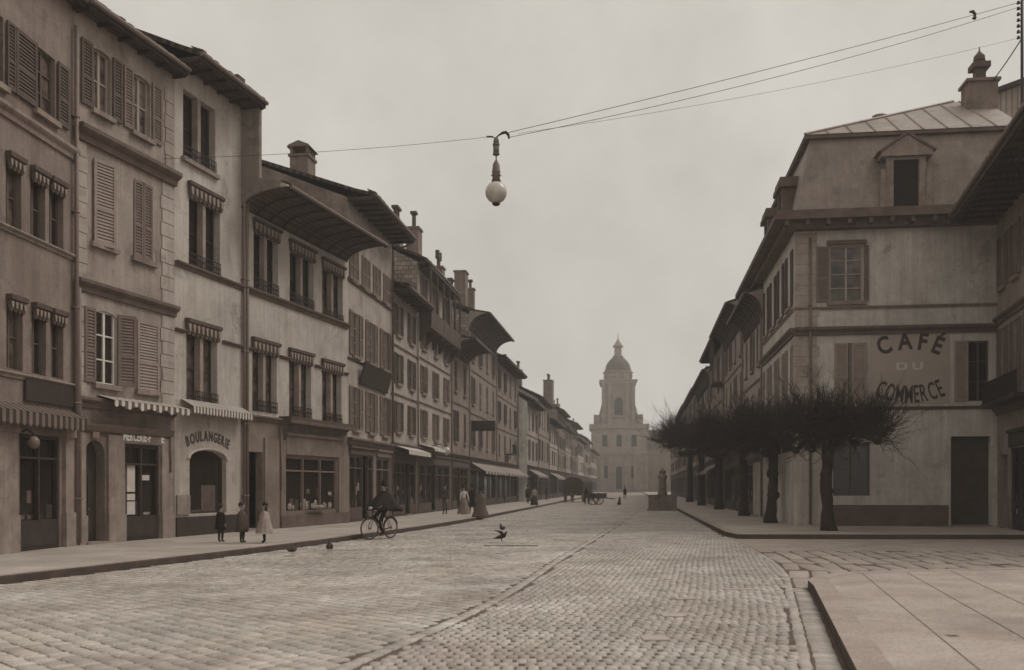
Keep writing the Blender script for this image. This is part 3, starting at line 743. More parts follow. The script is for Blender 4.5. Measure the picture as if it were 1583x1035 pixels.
h.awning(.4,h.W*.45,4.3,1.0,.25,.2,10,[PW,PAPER]); h.chimney(h.u(678,-.6),-.6,15.2,h.z(678,413,-.6),.9,.7,1,'tee',ph=.8); lm = MB(); lu,lz = h.u(690,1.0),h.z(690,697,1.0); lm.tube([(lu,-.003,lz+.3),(lu,-.6,lz+.45),(lu,-1.0,lz+.25)],.03,6); lo = h.part('wall_lamp',lm,IRON); lg = MB(); lg.ball((lu,-1.0,lz),.26,.26,.26,12); h.part('lamp_globe',lg,OPAL,lo,True); h.chimney(h.W*.75,-2.6,16,17.2,1.0,.7,0)
h = House(L7,L8,'town_house','small house under rounded coved eaves beyond the wooden gallery')
h.generic(2,2,P5,12.0,1.7,14.2,sof='cove',barrel=.95,sh=SHUTD,awn=False)
h.chimney(h.u(713,-1.2),-1.2,12.6,h.z(713,420,-1.2),1.3,.9,0); h.chimney(h.u(727,-1.4),-1.4,12.6,h.z(727,446,-1.4),.7,.7,1,ph=.6)
h = House(L8,L9,'town_house','tall house with broad rounded eaves standing out against the sky')
h.generic(3,4,P5,15.1,1.6,17.2,sof='cove',barrel=1.25,sidem=SHING,awn=True,sh=SHUT)
sg = MB(); sg.box(1.0,1.08,.05,1.9,6.1,6.9); sg.box(1.02,1.06,.003,.05,6.3,6.4); h.part('hanging_sign',sg,SIGND)
h.chimney(3,-2,16,17.6,1.2,.8,2,ph=.7)
h = House(L9,L10,'town_house','plain plaster house with balcony flowers just before the white side wall')
h.generic(3,4,P5,13.6,1.0,16.4,awn=True,sh=SHUTD); h.chimney(3,-2,14.6,16.6,1.2,.8,1); h.chimney(9,-3,15,17.5,1.1,.8,2)
bl = MB(); bl.box(6,9,.003,.8,4.9,5.0); [bl.box(6+.15*i,6.03+.15*i,.74,.77,5,5.9) for i in range(21)]; bl.box(6,9,.73,.78,5.9,5.95); h.part('balcony',bl,IRON)
# far houses, standing about a metre further into the street
off = Vector((1.05,-.14))
P = [Vector(base(x,yl(x)))+off for x in (800,818,836,851,863,874,884,895,906,917)]
LB = [('house with a whitewashed side wall catching the light down the left side',P4,2,11.0,14.4),('low far house directly behind the one with the whitewashed side wall',P2,2,12.4,15.2),
      ('pale far house with a lower roof than both its neighbours on the left side',P3,2,10.6,13.6),('far house with a broad square chimney stack on the left side',P5,3,13.2,16.2),
      ('far house with three stack chimney beyond the broad square stack',P4,2,11.4,14.8),('far dim house with tall eaves near the end of the left side',P1,3,13.2,16.0),
      ('far pale house two doors from the end of the left side',P3,2,11.2,13.8),('far house next to the last on the left side',P5,3,12.6,15.4),('last house on the left side before the church',P4,2,11.0,13.6)]
for i,(lb,wm,fl_,ze_,rd_) in enumerate(LB):
    h = House(P[i],P[i+1],'town_house',lb)
    h.generic(fl_,max(3,int(h.W/3.2)),wm,ze_,(.9,.7,1.1)[i%3],rd_,sidem=PW if i==0 else None,awn=i in (0,2,5),sh=(SHUT,SHUTD)[i%2],D=10)
    if i == 3: h.chimney(h.W*.5,-2,14,18.4,3.0,1.4,3,ph=.8)
    elif i == 4: h.chimney(h.W*.5,-2.5,12,15.6,1.7,.9,3)
    elif i != 2: h.chimney(h.W*.35,-3,ze_+1,rd_+1.2,1.3,.9,1+i%2)
    else: h.chimney(h.W*.7,-1.5,ze_+.6,rd_+.6,.9,.8,0)
# ---- right side: café on the corner, the dim house at the right edge, and the row beyond
yr = lambda x: 752+(x-990)*.2521
C0 = base(1228,yr(1228))
cf = Vector((1,-.1327)).normalized(); k = (1537-CX)/FPX
cw = (k*C0[1]-C0[0])/(cf.x-k*cf.y)
C1 = tuple(Vector(C0)+cf*cw)
h = House(C0,(Vector(C0)+cf*(cw+1.2)),'cafe_building','corner café building with mansard roof and painted café sign','café building')
zb = h.z(1400,628); z1c = h.z(1400,503); z2s = h.z(1400,471); ze = h.z(1350,338)
h.cornice(zb,.14,.1,m=STONED,name='string_course'); h.cornice(z1c,.34,.22,m=STONED); h.cornice(z2s,.14,.09,m=STONE,name='string_course')
h.quoins(.02,1.0,zb,z1c-.35,.42,QUO); h.quoins(.02,1.0,z1c+.02,ze-.5,.42,QUO)
z0,z1 = h.z(1315,622),h.z(1315,530)
h.window(h.u(1292),h.u(1338),z0,z1,2,3,gm=DARK,sill=False); h.shutter(h.u(1290),h.u(1313)-.06,z0,z1,SHUTL,.02); h.shutter(h.u(1316),h.u(1339),z0,z1,SHUTL,.02,ajar=.12)
h.window(h.u(1497),h.u(1529),z0,z1,2,3,gm=GLASS,fm=FRAMED,sill=False); h.shutter(h.u(1475),h.u(1496),z0,z1,SHUTL,.02)
sp = h.panel('sign_panel',h.u(1345),h.u(1468),h.z(1406,624),h.z(1406,512),.004,.02,SIGNP)
uc = h.u(1406); zt = h.z(1406,541)
h.part('lettering',lettering('CAFÉ',h.u(1453)-h.u(1361),.98,.021,uc,h.z(1406,549),arc=.27,bold=.03,gap=.22),LETD,sp)
h.part('lettering',lettering('DU',h.u(1425)-h.u(1384),.42,.021,uc,h.z(1406,571),bold=.012,gap=.3),SIGNP if False else mat('faded_pale_lettering',.68,.6),sp)
h.part('lettering',lettering('COMMERCE',h.u(1463)-h.u(1352),1.02,.021,uc,h.z(1406,611),arc=-.30,bold=.014,gap=.17),LETD,sp)
z0,z1 = h.z(1308,466),h.z(1308,380)
h.window(h.u(1283),h.u(1334),z0,z1,2,4,gm=GLASSC); h.shutter(h.u(1262),h.u(1282),z0,z1,SHUT); h.shutter(h.u(1335),h.u(1343),z0,z1,SHUT)
hd = MB(); hd.box(h.u(1278),h.u(1339),.003,.14,z1+.05,z1+.22); h.part('window_hood',hd,STONED)
h.window(h.u(1288),h.u(1345),h.z(1315,766),h.z(1315,684),2,2,gm=GLASS,fm=FRAMED,sill=False)
h.door(h.u(1470),h.u(1532),h.z(1500,674),0,m=mat('brown_door_paint',.09,.055,2,.6))
h.panel('plinth',h.u(1282),h.u(1466),.14,1.0,.004,.05,STONED)
bx = MB(); bx.box(h.u(1232),h.u(1277),.004,.03,.2,h.z(1254,688)); h.part('wall_panel',bx,P3)
h.pipe(h.u(1252),.2,ze-.7,.13,.05)
D = 15.0
h.body(ze-.1,P6,D,bands=[(0,P6)],ridge=ze+.6)
# side facade along the street, seen end on
wp = MB(); S2 = []
# mansard: big eave, steep lower slope, shallow hipped sheet-metal top
W = h.W; zk = h.z(1420,208,-.7); zr = h.z(1495,156,-5.2)
m = MB(); o = .9
m.box(-o,W+o,-D-o,o,ze-.12,ze+.10); m.box(-o+.15,W+o-.15,-D-o+.15,o-.15,ze+.10,ze+.28)
m.box(-o*.5,W+o*.5,-D-o*.5,o*.5,ze-.42,ze-.12)
eav = h.part('eaves',m,STONED)
n = int(W/.7)
for i in range(n+1): q = MB(); q.box(-.4+(W+.8)*i/n-.08,-.4+(W+.8)*i/n+.08,o*.5,o-.1,ze-.34,ze-.12); h.part('eaves_bracket',q,STONED,eav)
a,b = .2,.75
m = MB(); v = [(a-.1,0.1-a+.1,ze+.28),(W,.1-a+.1,ze+.28),(W,D-.2,ze+.28),(a-.1,D-.2,ze+.28),(b,b,zk),(W,b,zk),(W,D-b,zk),(b,D-b,zk)]
m.add(v,[(0,1,5,4),(1,2,6,5),(2,3,7,6),(3,0,4,7)])
ms = h.part('roof',m,ZINCD)
m = MB(); m.box(b-.22,W+.1,-(D-b+.22),-(b-.22),zk,zk+.14); h.part('kerb_moulding',m,STONED,ms)
m = MB(); rb = 5.2; v = [(b-.25,b-.25,zk+.15),(W+.1,b-.25,zk+.15),(W+.1,D-b,zk+.15),(b-.25,D-b,zk+.15),(W-1.2,rb,zr),(W+.1,rb,zr),(W+.1,D-rb,zr),(W-1.2,D-rb,zr)]
m.add(v,[(0,1,5,4),(1,2,6,5),(2,3,7,6),(3,0,4,7),(4,5,6,7)])
V = lambda i: Vector(v[i])
for i in range(1,9):
    x = b-.25+i*.95; y0 = b-.25; tmax = 1 if x > W-1.2 else (x-b+.25)/(W-1.2-b+.25)
    p = Vector((x,y0,zk+.17)); q = Vector((x+0,y0+(rb-b+.25)*tmax,zk+.17+(zr-zk-.15)*tmax)); m.tube([p,q],.035,4)
m.tube([V(0)+Vector((0,0,.03)),V(4)+Vector((0,0,.03))],.06,6)
tp = h.part('upper_roof',m,ZINC,ms)
# dormer with pediment
du0,du1 = h.u(1370),h.u(1430); dz0,dz1 = h.z(1399,306),h.z(1399,243)
m = MB(); c = (du0+du1)/2
m.box(du0,c-.5,-1.3,.12,ze+.29,dz1).box(c+.5,du1,-1.3,.12,ze+.29,dz1).box(c-.5,c+.5,-1.3,.12,dz1-.12,dz1)
m.box(du0-.25,du1+.25,-1.3,.28,dz1,dz1+.16)
m.prism_xz([(du0-.28,dz1+.16),(du1+.28,dz1+.16),(c,dz1+.86)],-1.8,.26); m.prism_xz([(du0-.38,dz1+.2),(c,dz1+1.0),(du1+.38,dz1+.2),(du1+.28,dz1+.17),(c,dz1+.87),(du0-.28,dz1+.17)],-1.8,.34,1)
m.tube([(du0-.12,-.05,ze+.4),(du0-.12,-.1,dz1-.5)],[.16,.1],8); m.tube([(du1+.12,-.05,ze+.4),(du1+.12,-.1,dz1-.5)],[.16,.1],8)
dm = h.part('dormer',m,[STONE,STONED],ms)
m = MB(); m.box(c-.5,c+.5,-.1,-.05,ze+.29,dz1-.12); h.part('pane',m,DARK,dm)
for yy in (3.2,8.0):
    m = MB(); m.box(-.15,1.4,-yy-.75,-yy+.75,ze+.29,dz1-.3); m.box(-.32,1.6,-yy-.95,-yy+.95,dz1-.3,dz1-.1); m.box(-.25,1.6,-yy-.85,-yy+.85,dz1-.1,dz1+.15)
    dm = h.part('dormer',m,STONED,ms); m = MB(); m.box(-.18,-.152,-yy-.4,-yy+.4,ze+.4,dz1-.45); h.part('pane',m,DARK,dm)
# chimney with pot and finial, small vent
Z_ = 43.5
cu = h.u(1514,-4.0); cz0 = h.z(1514,158,-4.0); cz1 = h.z(1514,131,-4.0)
m = MB(); m.box(cu-.62,cu+.62,-4.5,-3.5,zk+.5,cz1); m.box(cu-.72,cu+.72,-4.6,-3.4,cz1-.02,cz1+.1)
h.part('chimney',m,PLAST_ST,tp)
m = MB(); zt = h.z(1514,72,-4.0); hh = zt-cz1
m.box(cu-.21,cu+.21,-4.21,-3.79,cz1+.09,cz1+hh*.40); m.box(cu-.37,cu+.37,-4.37,-3.63,cz1+hh*.40,cz1+hh*.54); m.box(cu-.2,cu+.2,-4.2,-3.8,cz1+hh*.54,cz1+hh*.60); m.lathe([(.2,hh*.6),(.26,hh*.64),(.24,hh*.74),(.1,hh*.84),(.04,hh*.88),(.015,hh)],(cu,4.0,cz1),8)
h.part('chimney_pot',m,WOODM,tp)
m = MB(); vu = h.u(1361,-3.2); vz = h.z(1361,180,-3.2); m.box(vu-.25,vu+.25,-3.4,-3.0,vz-1.2,vz); m.ball((vu+.0,3.2,vz),.36,.2,.13,10); h.part('roof_vent',m,IRONL,tp)
cafe = h
# long flank of the café along the street
Cn = Vector(C0); Cd = Vector(base(1180,yr(1180)))
fl = House(Cd,Cn,'x','x'); fl.root.name = 'flank'; 
fl.root.parent = h.root; fl.root.matrix_parent_inverse = Matrix.Identity(4)
rz = h.root.rotation_euler.z; fz = fl.root.rotation_euler.z
dloc = Matrix.Rotation(-rz,4,'Z') @ (Vector((Cd.x,Cd.y,0))-Vector((C0[0],C0[1],0)))
fl_loc, fl_rz = dloc, fz-rz
bpy.data.objects.remove(fl.root); fl.root = None
MX = Matrix.Translation(fl_loc) @ Matrix.Rotation(fl_rz,4,'Z')
def fpart(name, mb, mats, parent=None, smooth=False):
    if parent is None: mb.v = [tuple(MX@Vector(p)) for p in mb.v]; return mb.build(name, mats, h.root, smooth)
    mb.v = [tuple(MX@Vector(p)) for p in mb.v]; return mb.build(name, mats, parent, smooth)
fl.part = fpart
for (z0,z1,hm) in ((h.z(1315,622),h.z(1315,530),SHUTL),(h.z(1308,466),h.z(1308,380),SHUTD)):
    for i in range(4):
        u = fl.W*(i+.5)/4
        fl.window(u-.5,u+.5,z0,z1,2,3,gm=GLASS); fl.shutter(u-1.05,u-.52,z0,z1,hm); fl.shutter(u+.52,u+1.05,z0,z1,hm)
fl.cornice(z1c,.34,.22,m=STONED); fl.cornice(zb,.14,.1,m=STONED,name='string_course'); fl.cornice(z2s,.14,.09,m=STONE,name='string_course')
fl.quoins(fl.W-1.0,fl.W-.02,zb,z1c-.35,.42,QUO)
for i in range(3): u = fl.W*(i+.5)/3; fl.shop(u-1.2,u+1.2,.7,3.2,3.9,m=WOODD,nx=3,fascia=WOODD)
fl.awning(1,fl.W-4,3.9,1.0,.6,.2,20,[SHUT,WOODD])
us = fl.ops; fl.D = .5
mbk = MB()
fl.body(ze-.1,P6,.4,ridge=ze-.1)

# house at the right edge: facade coming towards us with heavy dark eaves
r1 = Vector((.2627,1)).normalized(); A0 = Vector(C1)+Vector((.03,-.2)); B0 = A0-r1*12.5
h = House(A0,B0,'town_house','dark house with heavy overhanging eaves at the right edge beside the café')
for i in range(6):
    u = .95+2.05*i
    for z0,z1 in ((h.z(1552,606),h.z(1552,505)),(9.6,11.6)):
        h.window(u-.4,u+.4,z0,z1,2,3,gm=GLASS,fm=FRAMED); h.shutter(u-.82,u-.42,z0,z1,SHUT); h.shutter(u+.42,u+.82,z0,z1,SHUT)
zz = h.z(1545,490); h.cornice(zz,.3,.2,m=STONED); h.cornice(h.z(1545,630),.3,.2,m=STONED)
bl = MB(); zb_ = h.z(1560,618); bl.box(.4,5.9,.003,.7,zb_-.2,zb_-.05); [bl.box(.45+.12*i,.47+.12*i,.62,.66,zb_-.05,zb_+.7) for i in range(46)]; bl.box(.4,5.9,.6,.68,zb_+.7,zb_+.75); h.part('balcony',bl,IRON)
h.door(.5,1.7,3.0); h.shop(2.2,6,.7,3.2,3.9,m=WOODD,fascia=WOODD)
ze0 = 12.55
h.body(ze0-.15,P5,9,ridge=ze0+3); h.roof(ze0,1.85,ze0+3.2,th=.35)
m = MB(); m.box(2.2,3.4,-4.2,-3.0,ze0+2,ze0+4.4); h.part('chimney',m,PLAST_ST,h.rf)
rh = h
# gabled back building above the café roof at the right edge
gb = ap(1512,150,52); g2 = Vector((gb.x,gb.y)); 
h = House(g2,g2+Vector((9,-1.2)),'roof_gable','board clad gable rising behind the café roof chimney','gable house')
h.D = 8; m = MB(); zb_ = gb.z-.2; sl = .34
pts = [(0,-.2),(9,-.2),(9,zb_+9*sl*.0+.0),(9,zb_+3.0),(0,zb_)]
m.prism_xz([(0,.05),(9,.05),(9,zb_+3.0),(0,zb_)],-8,0); h.part('wall',m,mat('weathered_boards',.44,.3,2,.9,wave=('X',1.1,.5)))
m = MB(); m.prism_xz([(-.5,zb_-.17),(9.2,zb_+3.07),(9.2,zb_+3.3),(-.5,zb_+.06)],-8.2,.5); h.part('roof',m,WOODD)
# row beyond the café
def r(x): return Vector(base(x,yr(x)))
RB = [(1150,1180,2,11.8,.95,'cove','pale house under rounded eaves next beyond the café',P4),(1120,1150,3,13.1,1.05,'cove','house with the rounded eaves standing highest on the right side',P2),
      (1098,1120,2,13.2,.9,'flat','house with an open gallery under its eaves on the right side',P5),(1078,1098,3,12.4,.7,'cove','dim far house with rounded eaves on the right side',P5),
      (1062,1078,3,12.8,.6,'flat','dim house standing far down the right side',P2),(1048,1062,3,13.0,.6,'flat','far house with long roof toward the church on the right side',P5),
      (1037,1048,3,12.4,.6,'flat','last dim house on the right side before the church',P4)]
for a,b,fl_,ze,ov,sf,lb,wm in RB:
    A_,B_ = r(a),r(b); ins = Vector((-.0,0))
    h = House(A_,B_,'town_house',lb)
    h.generic(fl_,max(3,int(h.W/3.4)),wm,ze,ov,ze+2.2,sof=sf,barrel=1.3,sh=random.choice((SHUT,SHUTD)),awn=a==1098,wallb=mat('dim_shop_plaster',.16,.11,1,.9,.2,30,True))
    h.chimney(h.W*.3,-2.5,ze+1,ze+3.4,1.1,.8,1); h.chimney(h.W*.75,-1.5,ze+.5,ze+2.4,.9,.7,2,ph=.6)
    if a == 1098:
        gl = MB(); W=h.W; gl.box(W-3,W-.1,.01,.9,9.6,9.75); [gl.box(W-3+.93*i,W-2.9+.93*i,.8,.9,9.75,13) for i in range(4)]; gl.box(W-3,W-.1,.84,.9,9.75,10.7); h.part('gallery',gl,WOODM)

# ---- the church closing the street
cz = 300.0; s5 = cz/FPX
ch = empty('church',((955-CX)*s5,cz,0),R(-5),label='tall domed church tower closing the far end of the street',cat='church')
X = lambda px: (px-957)*s5; Zz = lambda py: CH+(HY-py)*s5
def cpart(name, mb, m=None, parent=None, smooth=False): return mb.build(name, m or CHST, parent or ch, smooth)
m = MB(); m.box(-8.2,9.0,-16,0,0,Zz(655)); m.box(-8.8,9.6,-16.5,.5,Zz(662),Zz(655)); m.box(-8.7,9.5,-16.5,.4,Zz(702),Zz(697))
for x in (-8,-4.8,-2.2,2.6,5.4,8.8): m.box(x-.55,x+.55,0,.45,0,Zz(703))
m.prism_xz([(-3.6,Zz(655)),(4.6,Zz(655)),(.5,Zz(655)+1.6)],-2,.3)
base_ = cpart('tower_base',m)
m = MB(); m.box(-4.9,5.3,-12,-.8,Zz(655),Zz(592)); m.box(-5.4,5.8,-12.4,-.3,Zz(592),Zz(588)); m.box(-5.7,6.1,-12.6,-.1,Zz(588),Zz(586)); m.box(-5.2,5.6,-12.2,-.5,Zz(645),Zz(641))
for x in (-4.5,-2.5,2.9,4.9): m.box(x-.45,x+.45,-.8,-.25,Zz(655),Zz(592))
m.box(-7.4,-5.5,-3,-1,Zz(655),Zz(640)); m.box(5.9,7.8,-3,-1,Zz(655),Zz(640))
for x in (-5.7,6.1):
    m.prism_xz([(x-.9,Zz(655)),(x+.9,Zz(655)),(x+(.5 if x<0 else -.5),Zz(628)),(x+(.9 if x<0 else -.9),Zz(622))],-3,-1.6)
    m.lathe([(.5,0),(.75,.5),(.6,1.3),(.2,1.7),(.25,2.2),(.05,2.9)],(x*1.16,1.0,Zz(655)+.0),10)
bf = cpart('belfry',m)
m = MB(); m.lathe([(4.8,0),(4.8,.6),(4.4,.7),(4.4,2.4),(4.8,2.6),(4.8,3.0)],(.2,6.4,Zz(586)),8)
for q in range(8):
    an = math.pi/4*q+.39; m.ball((.2+4.25*math.cos(an),6.4+4.25*math.sin(an),Zz(586)+1.6),.6,.6,.9,8)
cpart('drum',m)
m = MB(); N=10; hw=1.3; zt=Zz(620)
m.prism_xz([(.3-hw,Zz(643)),(.3+hw,Zz(643))]+[(.3+hw*math.cos(math.pi*i/N),zt+hw*math.sin(math.pi*i/N)) for i in range(N+1)],-.9,-.7); cpart('bell_opening',m,DARK,bf)
for x in (-4,.4,5):
    m = MB(); m.box(x-.9,x+.9,.0,.06,1 if x==.4 else 4.4,8 if x==.4 else 8.2); cpart('door' if x==.4 else 'window',m,DARK,base_)
    m = MB(); m.box(x-.8,x+.8,.0,.06,Zz(690),Zz(672)); cpart('window',m,DARK,base_)
m = MB(); k_ = (Zz(547)-Zz(586)); 
m.lathe([(4.5,3.0),(4.15,3.4),(4.0,k_*.52),(3.75,k_*.64),(3.3,k_*.76),(2.6,k_*.87),(1.8,k_*.96),(1.5,k_)],(.2,6.4,Zz(586)),16); cpart('dome',m,CHRF)
m = MB(); k_ = Zz(528)-Zz(547); m.lathe([(1.7,0),(1.7,k_*.08),(1.15,k_*.1),(1.15,k_*.75),(1.7,k_*.8),(1.6,k_*.9),(1.0,k_*1.1),(.5,k_*1.3),(.15,k_*1.5),(.05,k_*2.0)],(.2,6.4,Zz(547)),8); cpart('lantern',m,CHST)
m = MB(); m.box(8.4,24,-38,-6,0,Zz(685)); m.prism_dz([(-5.4,Zz(685)),(-38.4,Zz(685)),(-21,Zz(658))],8.2,24.4,1); cpart('nave',m,[CHST,CHRF])

# ---- ground, street, pavements
def interp(pts):
    ys = [p[1] for p in pts]; xs = [p[0] for p in pts]
    return lambda Y: float(np.interp(Y, ys, xs))
def smooth_curve(pts, n=160):
    """monotone cubic through (X, Y) points, returned as a function of Y"""
    ys = np.array([p[1] for p in pts]); xs = np.array([p[0] for p in pts]); d = np.gradient(xs, ys)
    def f(Y):
        i = int(np.clip(np.searchsorted(ys, Y)-1, 0, len(ys)-2)); hh = ys[i+1]-ys[i]; t = (Y-ys[i])/hh
        if t < 0 or t > 1: return float(xs[i]+(d[i] if t < 0 else d[i+1])*(Y-ys[i]) if t < 0 else xs[i+1]+d[i+1]*(Y-ys[i+1]))
        return float((2*t**3-3*t**2+1)*xs[i]+(t**3-2*t**2+t)*hh*d[i]+(-2*t**3+3*t**2)*xs[i+1]+(t**3-t**2)*hh*d[i+1])
    return f
kl = smooth_curve([(-13.0,4),(-9.17,17.4),(-7.36,23.4),(-3.89,38.6),(.35,68),(4.64,101),(16.2,190),(29.5,292)])
fx = interp([(L0[0],L0[1]),(L1[0],L1[1]),(L4[0],L4[1]),(L10[0],L10[1]),(P[0].x,P[0].y+.1),(P[9].x,P[9].y),(P[9].x+10,P[9].y+60)])
seam = smooth_curve([(-3.2,3),(-1.56,9.7),(-.77,12.74),(1.28,24.3),(4.9,45),(8.9,69),(12.6,90)])
kc = [gp(1125,830),gp(1050,790)]
ra = (kc[1].x-kc[0].x)/(kc[1].y-kc[0].y)
kr = lambda Y: kc[0].x+ra*(Y-kc[0].y) if Y < 100 else kc[0].x+ra*(100-kc[0].y)+.121*(Y-100)
m = MB(); m.add([(-2500,-200,-.09),(2500,-200,-.09),(2500,3000,-.09),(-2500,3000,-.09)],[(0,1,2,3)]); tag(m.build('ground',EARTH),kind='structure')
m = MB(); m.add([(-16,-4,-.022),(40,-4,-.022),(40,83,-.022),(-16,83,-.022)],[(0,1,2,3)]); tag(m.build('road_bed',JOINT),kind='structure')
m = MB(); ys = list(np.linspace(80,300,40)); 
for a,b in zip(ys[:-1],ys[1:]): m.add([(kl(a)-.1,a,-.012),(kr(a)+.1,a,-.012),(kr(b)+.1,b,-.012),(kl(b)-.1,b,-.012)],[(0,1,2,3)])
tag(m.build('road',FARROAD),kind='structure')
# left pavement and its kerb
ys = list(np.linspace(4,100,65))+list(np.linspace(104,300,40))
m = MB(); kb = MB()
for a,b in zip(ys[:-1],ys[1:]):
    m.add([(fx(a)-1.5,a,.14),(kl(a)-.26,a,.14),(kl(b)-.26,b,.14),(fx(b)-1.5,b,.14)],[(0,1,2,3)])
    j = .01
    kb.add([(kl(a)-.26,a,.15),(kl(a)-.015,a,.15),(kl(b)-.015,b,.15),(kl(b)-.26,b,.15)],[(0,1,2,3)],0)
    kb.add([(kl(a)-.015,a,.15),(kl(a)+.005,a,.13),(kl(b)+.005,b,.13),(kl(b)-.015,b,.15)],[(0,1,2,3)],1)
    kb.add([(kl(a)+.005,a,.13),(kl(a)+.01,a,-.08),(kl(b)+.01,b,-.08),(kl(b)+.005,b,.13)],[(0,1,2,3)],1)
    kb.add([(kl(a)-.26,a,.15),(kl(b)-.26,b,.15),(kl(b)-.26,b,.1),(kl(a)-.26,a,.1)],[(0,1,2,3)],0)
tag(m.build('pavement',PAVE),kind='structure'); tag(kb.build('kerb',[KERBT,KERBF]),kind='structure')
def slab_area(name, pts, m_, kw=.3):
    """raised pavement: polygon top plus a kerb round its edge"""
    P_ = [Vector((p[0],p[1])) for p in pts]; n = len(P_); m = MB(); kb = MB()
    inn = []
    for i in range(n):
        e1 = (P_[i]-P_[i-1]).normalized(); e2 = (P_[(i+1)%n]-P_[i]).normalized()
        n1 = Vector((-e1.y,e1.x)); n2 = Vector((-e2.y,e2.x)); nn = (n1+n2).normalized(); inn.append(P_[i]+nn*kw/max(.4,nn.dot(n1)))
    m.add([(p.x,p.y,.14) for p in inn],[tuple(range(n))])
    for i in range(n):
        j = (i+1)%n; a,b,c,d = P_[i],P_[j],inn[j],inn[i]
        kb.add([(a.x,a.y,.146),(b.x,b.y,.146),(c.x,c.y,.146),(d.x,d.y,.146)],[(0,1,2,3)],0)
        kb.add([(d.x,d.y,.146),(c.x,c.y,.146),(c.x,c.y,.1),(d.x,d.y,.1)],[(0,1,2,3)],0)
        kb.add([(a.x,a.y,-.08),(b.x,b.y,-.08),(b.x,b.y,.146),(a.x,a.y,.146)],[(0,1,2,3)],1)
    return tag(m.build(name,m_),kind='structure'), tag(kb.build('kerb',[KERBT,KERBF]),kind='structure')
# right foreground pavement with its rounded corner (counter-clockwise)
f0,f1,f2,f3 = gp(1318,1023,.14),gp(1258,905,.14),gp(1262,893,.14),gp(1306,884,.14); f4 = gp(1583,877,.14)
dd = (f1-f0).normalized(); fs = f0-dd*9
ct = Vector((f1.x,f1.y)); cv = [f1, gp(1249,897,.14), gp(1258,890.5,.14), gp(1276,887,.14), f3]
rt = f4+(f4-f3)*1.6
poly = [(fs.x,fs.y),(rt.x,fs.y),(rt.x,rt.y)]+[(f4.x,f4.y)]+[(p.x,p.y) for p in cv[::-1]]
slab_area('pavement',poly,PAVE2,.32)
sm = MB()
for a,b in (((1280,900),(1368,1023)),((1333,886),(1500,1023)),((1402,884),(1590,990)),((1470,882),(1640,960))):
    p,q = gp(a[0],a[1],.144),gp(b[0],b[1],.144); t = (q-p).normalized()*.006; w = Vector((-t.y,t.x,0)); q = q+(q-p)*.3
    sm.add([p-w,q-w,q+w,p+w],[(0,1,2,3)])
p = gp(1472,982,.144); sm.add([p+Vector((a,b,0)) for a,b in ((-.06,-.05),(.06,-.05),(.06,.05),(-.06,.05))],[(0,1,2,3)])
tag(sm.build('paving_joint',mat('paving_seam',.17,.11)),kind='structure')
# café pavement
e0 = gp(1118,828); e1 = gp(1140,832.2); e2 = gp(1583,833)
pl = [(kr(Y),Y) for Y in np.linspace(298,37,40)]+[(gp(1113,823).x,gp(1113,823).y),(e0.x+.1,e0.y),(e1.x,e1.y),(e2.x,e2.y),(45,e2.y-1),(60,298)]
slab_area('pavement',pl,PAVE,.3)

# cobbles: domed stones in diagonal rows either side of the middle seam, really there
def stones(centers, dirs, ln, wd, hgt=.0, seed=1, m=None, name='cobbled_road', jit=.005, dome=.018):
    n = len(centers); r_ = np.random.default_rng(seed)
    g = np.array([-1,-.8,.8,1.0]); gx,gy = np.meshgrid(g,g,indexing='ij'); gx,gy = gx.ravel(),gy.ravel()
    edge = (np.abs(gx)>.9)|(np.abs(gy)>.9)
    L = ln*(.93+.14*r_.random(n)); Wd = wd*(.93+.14*r_.random(n))
    th = (r_.random(n)-.5)*.14
    ca,sa = np.cos(th),np.sin(th); dx = dirs[:,0]*ca-dirs[:,1]*sa; dy = dirs[:,0]*sa+dirs[:,1]*ca
    jx = (r_.random((n,16))-.5)*.10; jy = (r_.random((n,16))-.5)*.10
    lx = (gx[None]+jx)*L[:,None]/2; ly = (gy[None]+jy)*Wd[:,None]/2
    X_ = centers[:,0:1]+lx*dx[:,None]-ly*dy[:,None]; Y_ = centers[:,1:2]+lx*dy[:,None]+ly*dx[:,None]
    top = hgt+(r_.random(n)-.5)*2*jit; tl = (r_.random((n,2))-.5)*.05
    Z_ = np.where(edge[None], top[:,None]-dome*1.6-.012, top[:,None]+tl[:,0:1]*lx+tl[:,1:2]*ly)
    co_ = np.stack([X_,Y_,Z_],-1).reshape(-1,3)
    q = np.array([[i*4+j,(i+1)*4+j,(i+1)*4+j+1,i*4+j+1] for i in range(3) for j in range(3)])
    F = (q[None]+np.arange(n)[:,None,None]*16).reshape(-1)
    me = bpy.data.meshes.new(name); me.vertices.add(n*16); me.vertices.foreach_set('co',co_.ravel().astype(np.float32))
    nf = n*9; me.loops.add(nf*4); me.polygons.add(nf); me.loops.foreach_set('vertex_index',F.astype(np.int32))
    me.polygons.foreach_set('loop_start',np.arange(0,nf*4,4,dtype=np.int32)); me.polygons.foreach_set('loop_total',np.full(nf,4,dtype=np.int32))
    me.polygons.foreach_set('use_smooth',np.ones(nf,dtype=bool)); me.materials.append(m or COB); me.update(calc_edges=True); me.validate()
    o = bpy.data.objects.new(name,me); COL.objects.link(o); return tag(o,kind='structure')
ss = np.linspace(3,90,600); sx = np.array([seam(y) for y in ss]); arc = np.concatenate([[0],np.cumsum(np.hypot(np.diff(sx),np.diff(ss)))])
dX = np.gradient(sx,ss); nrm = np.hypot(dX,1)
def frame(sv, wv):
    Y0 = np.interp(sv,arc,ss); X0 = np.interp(Y0,ss,sx); tx = np.interp(Y0,ss,dX/nrm); ty = np.interp(Y0,ss,1/nrm)
    return X0+wv*ty, Y0-wv*tx, tx, ty
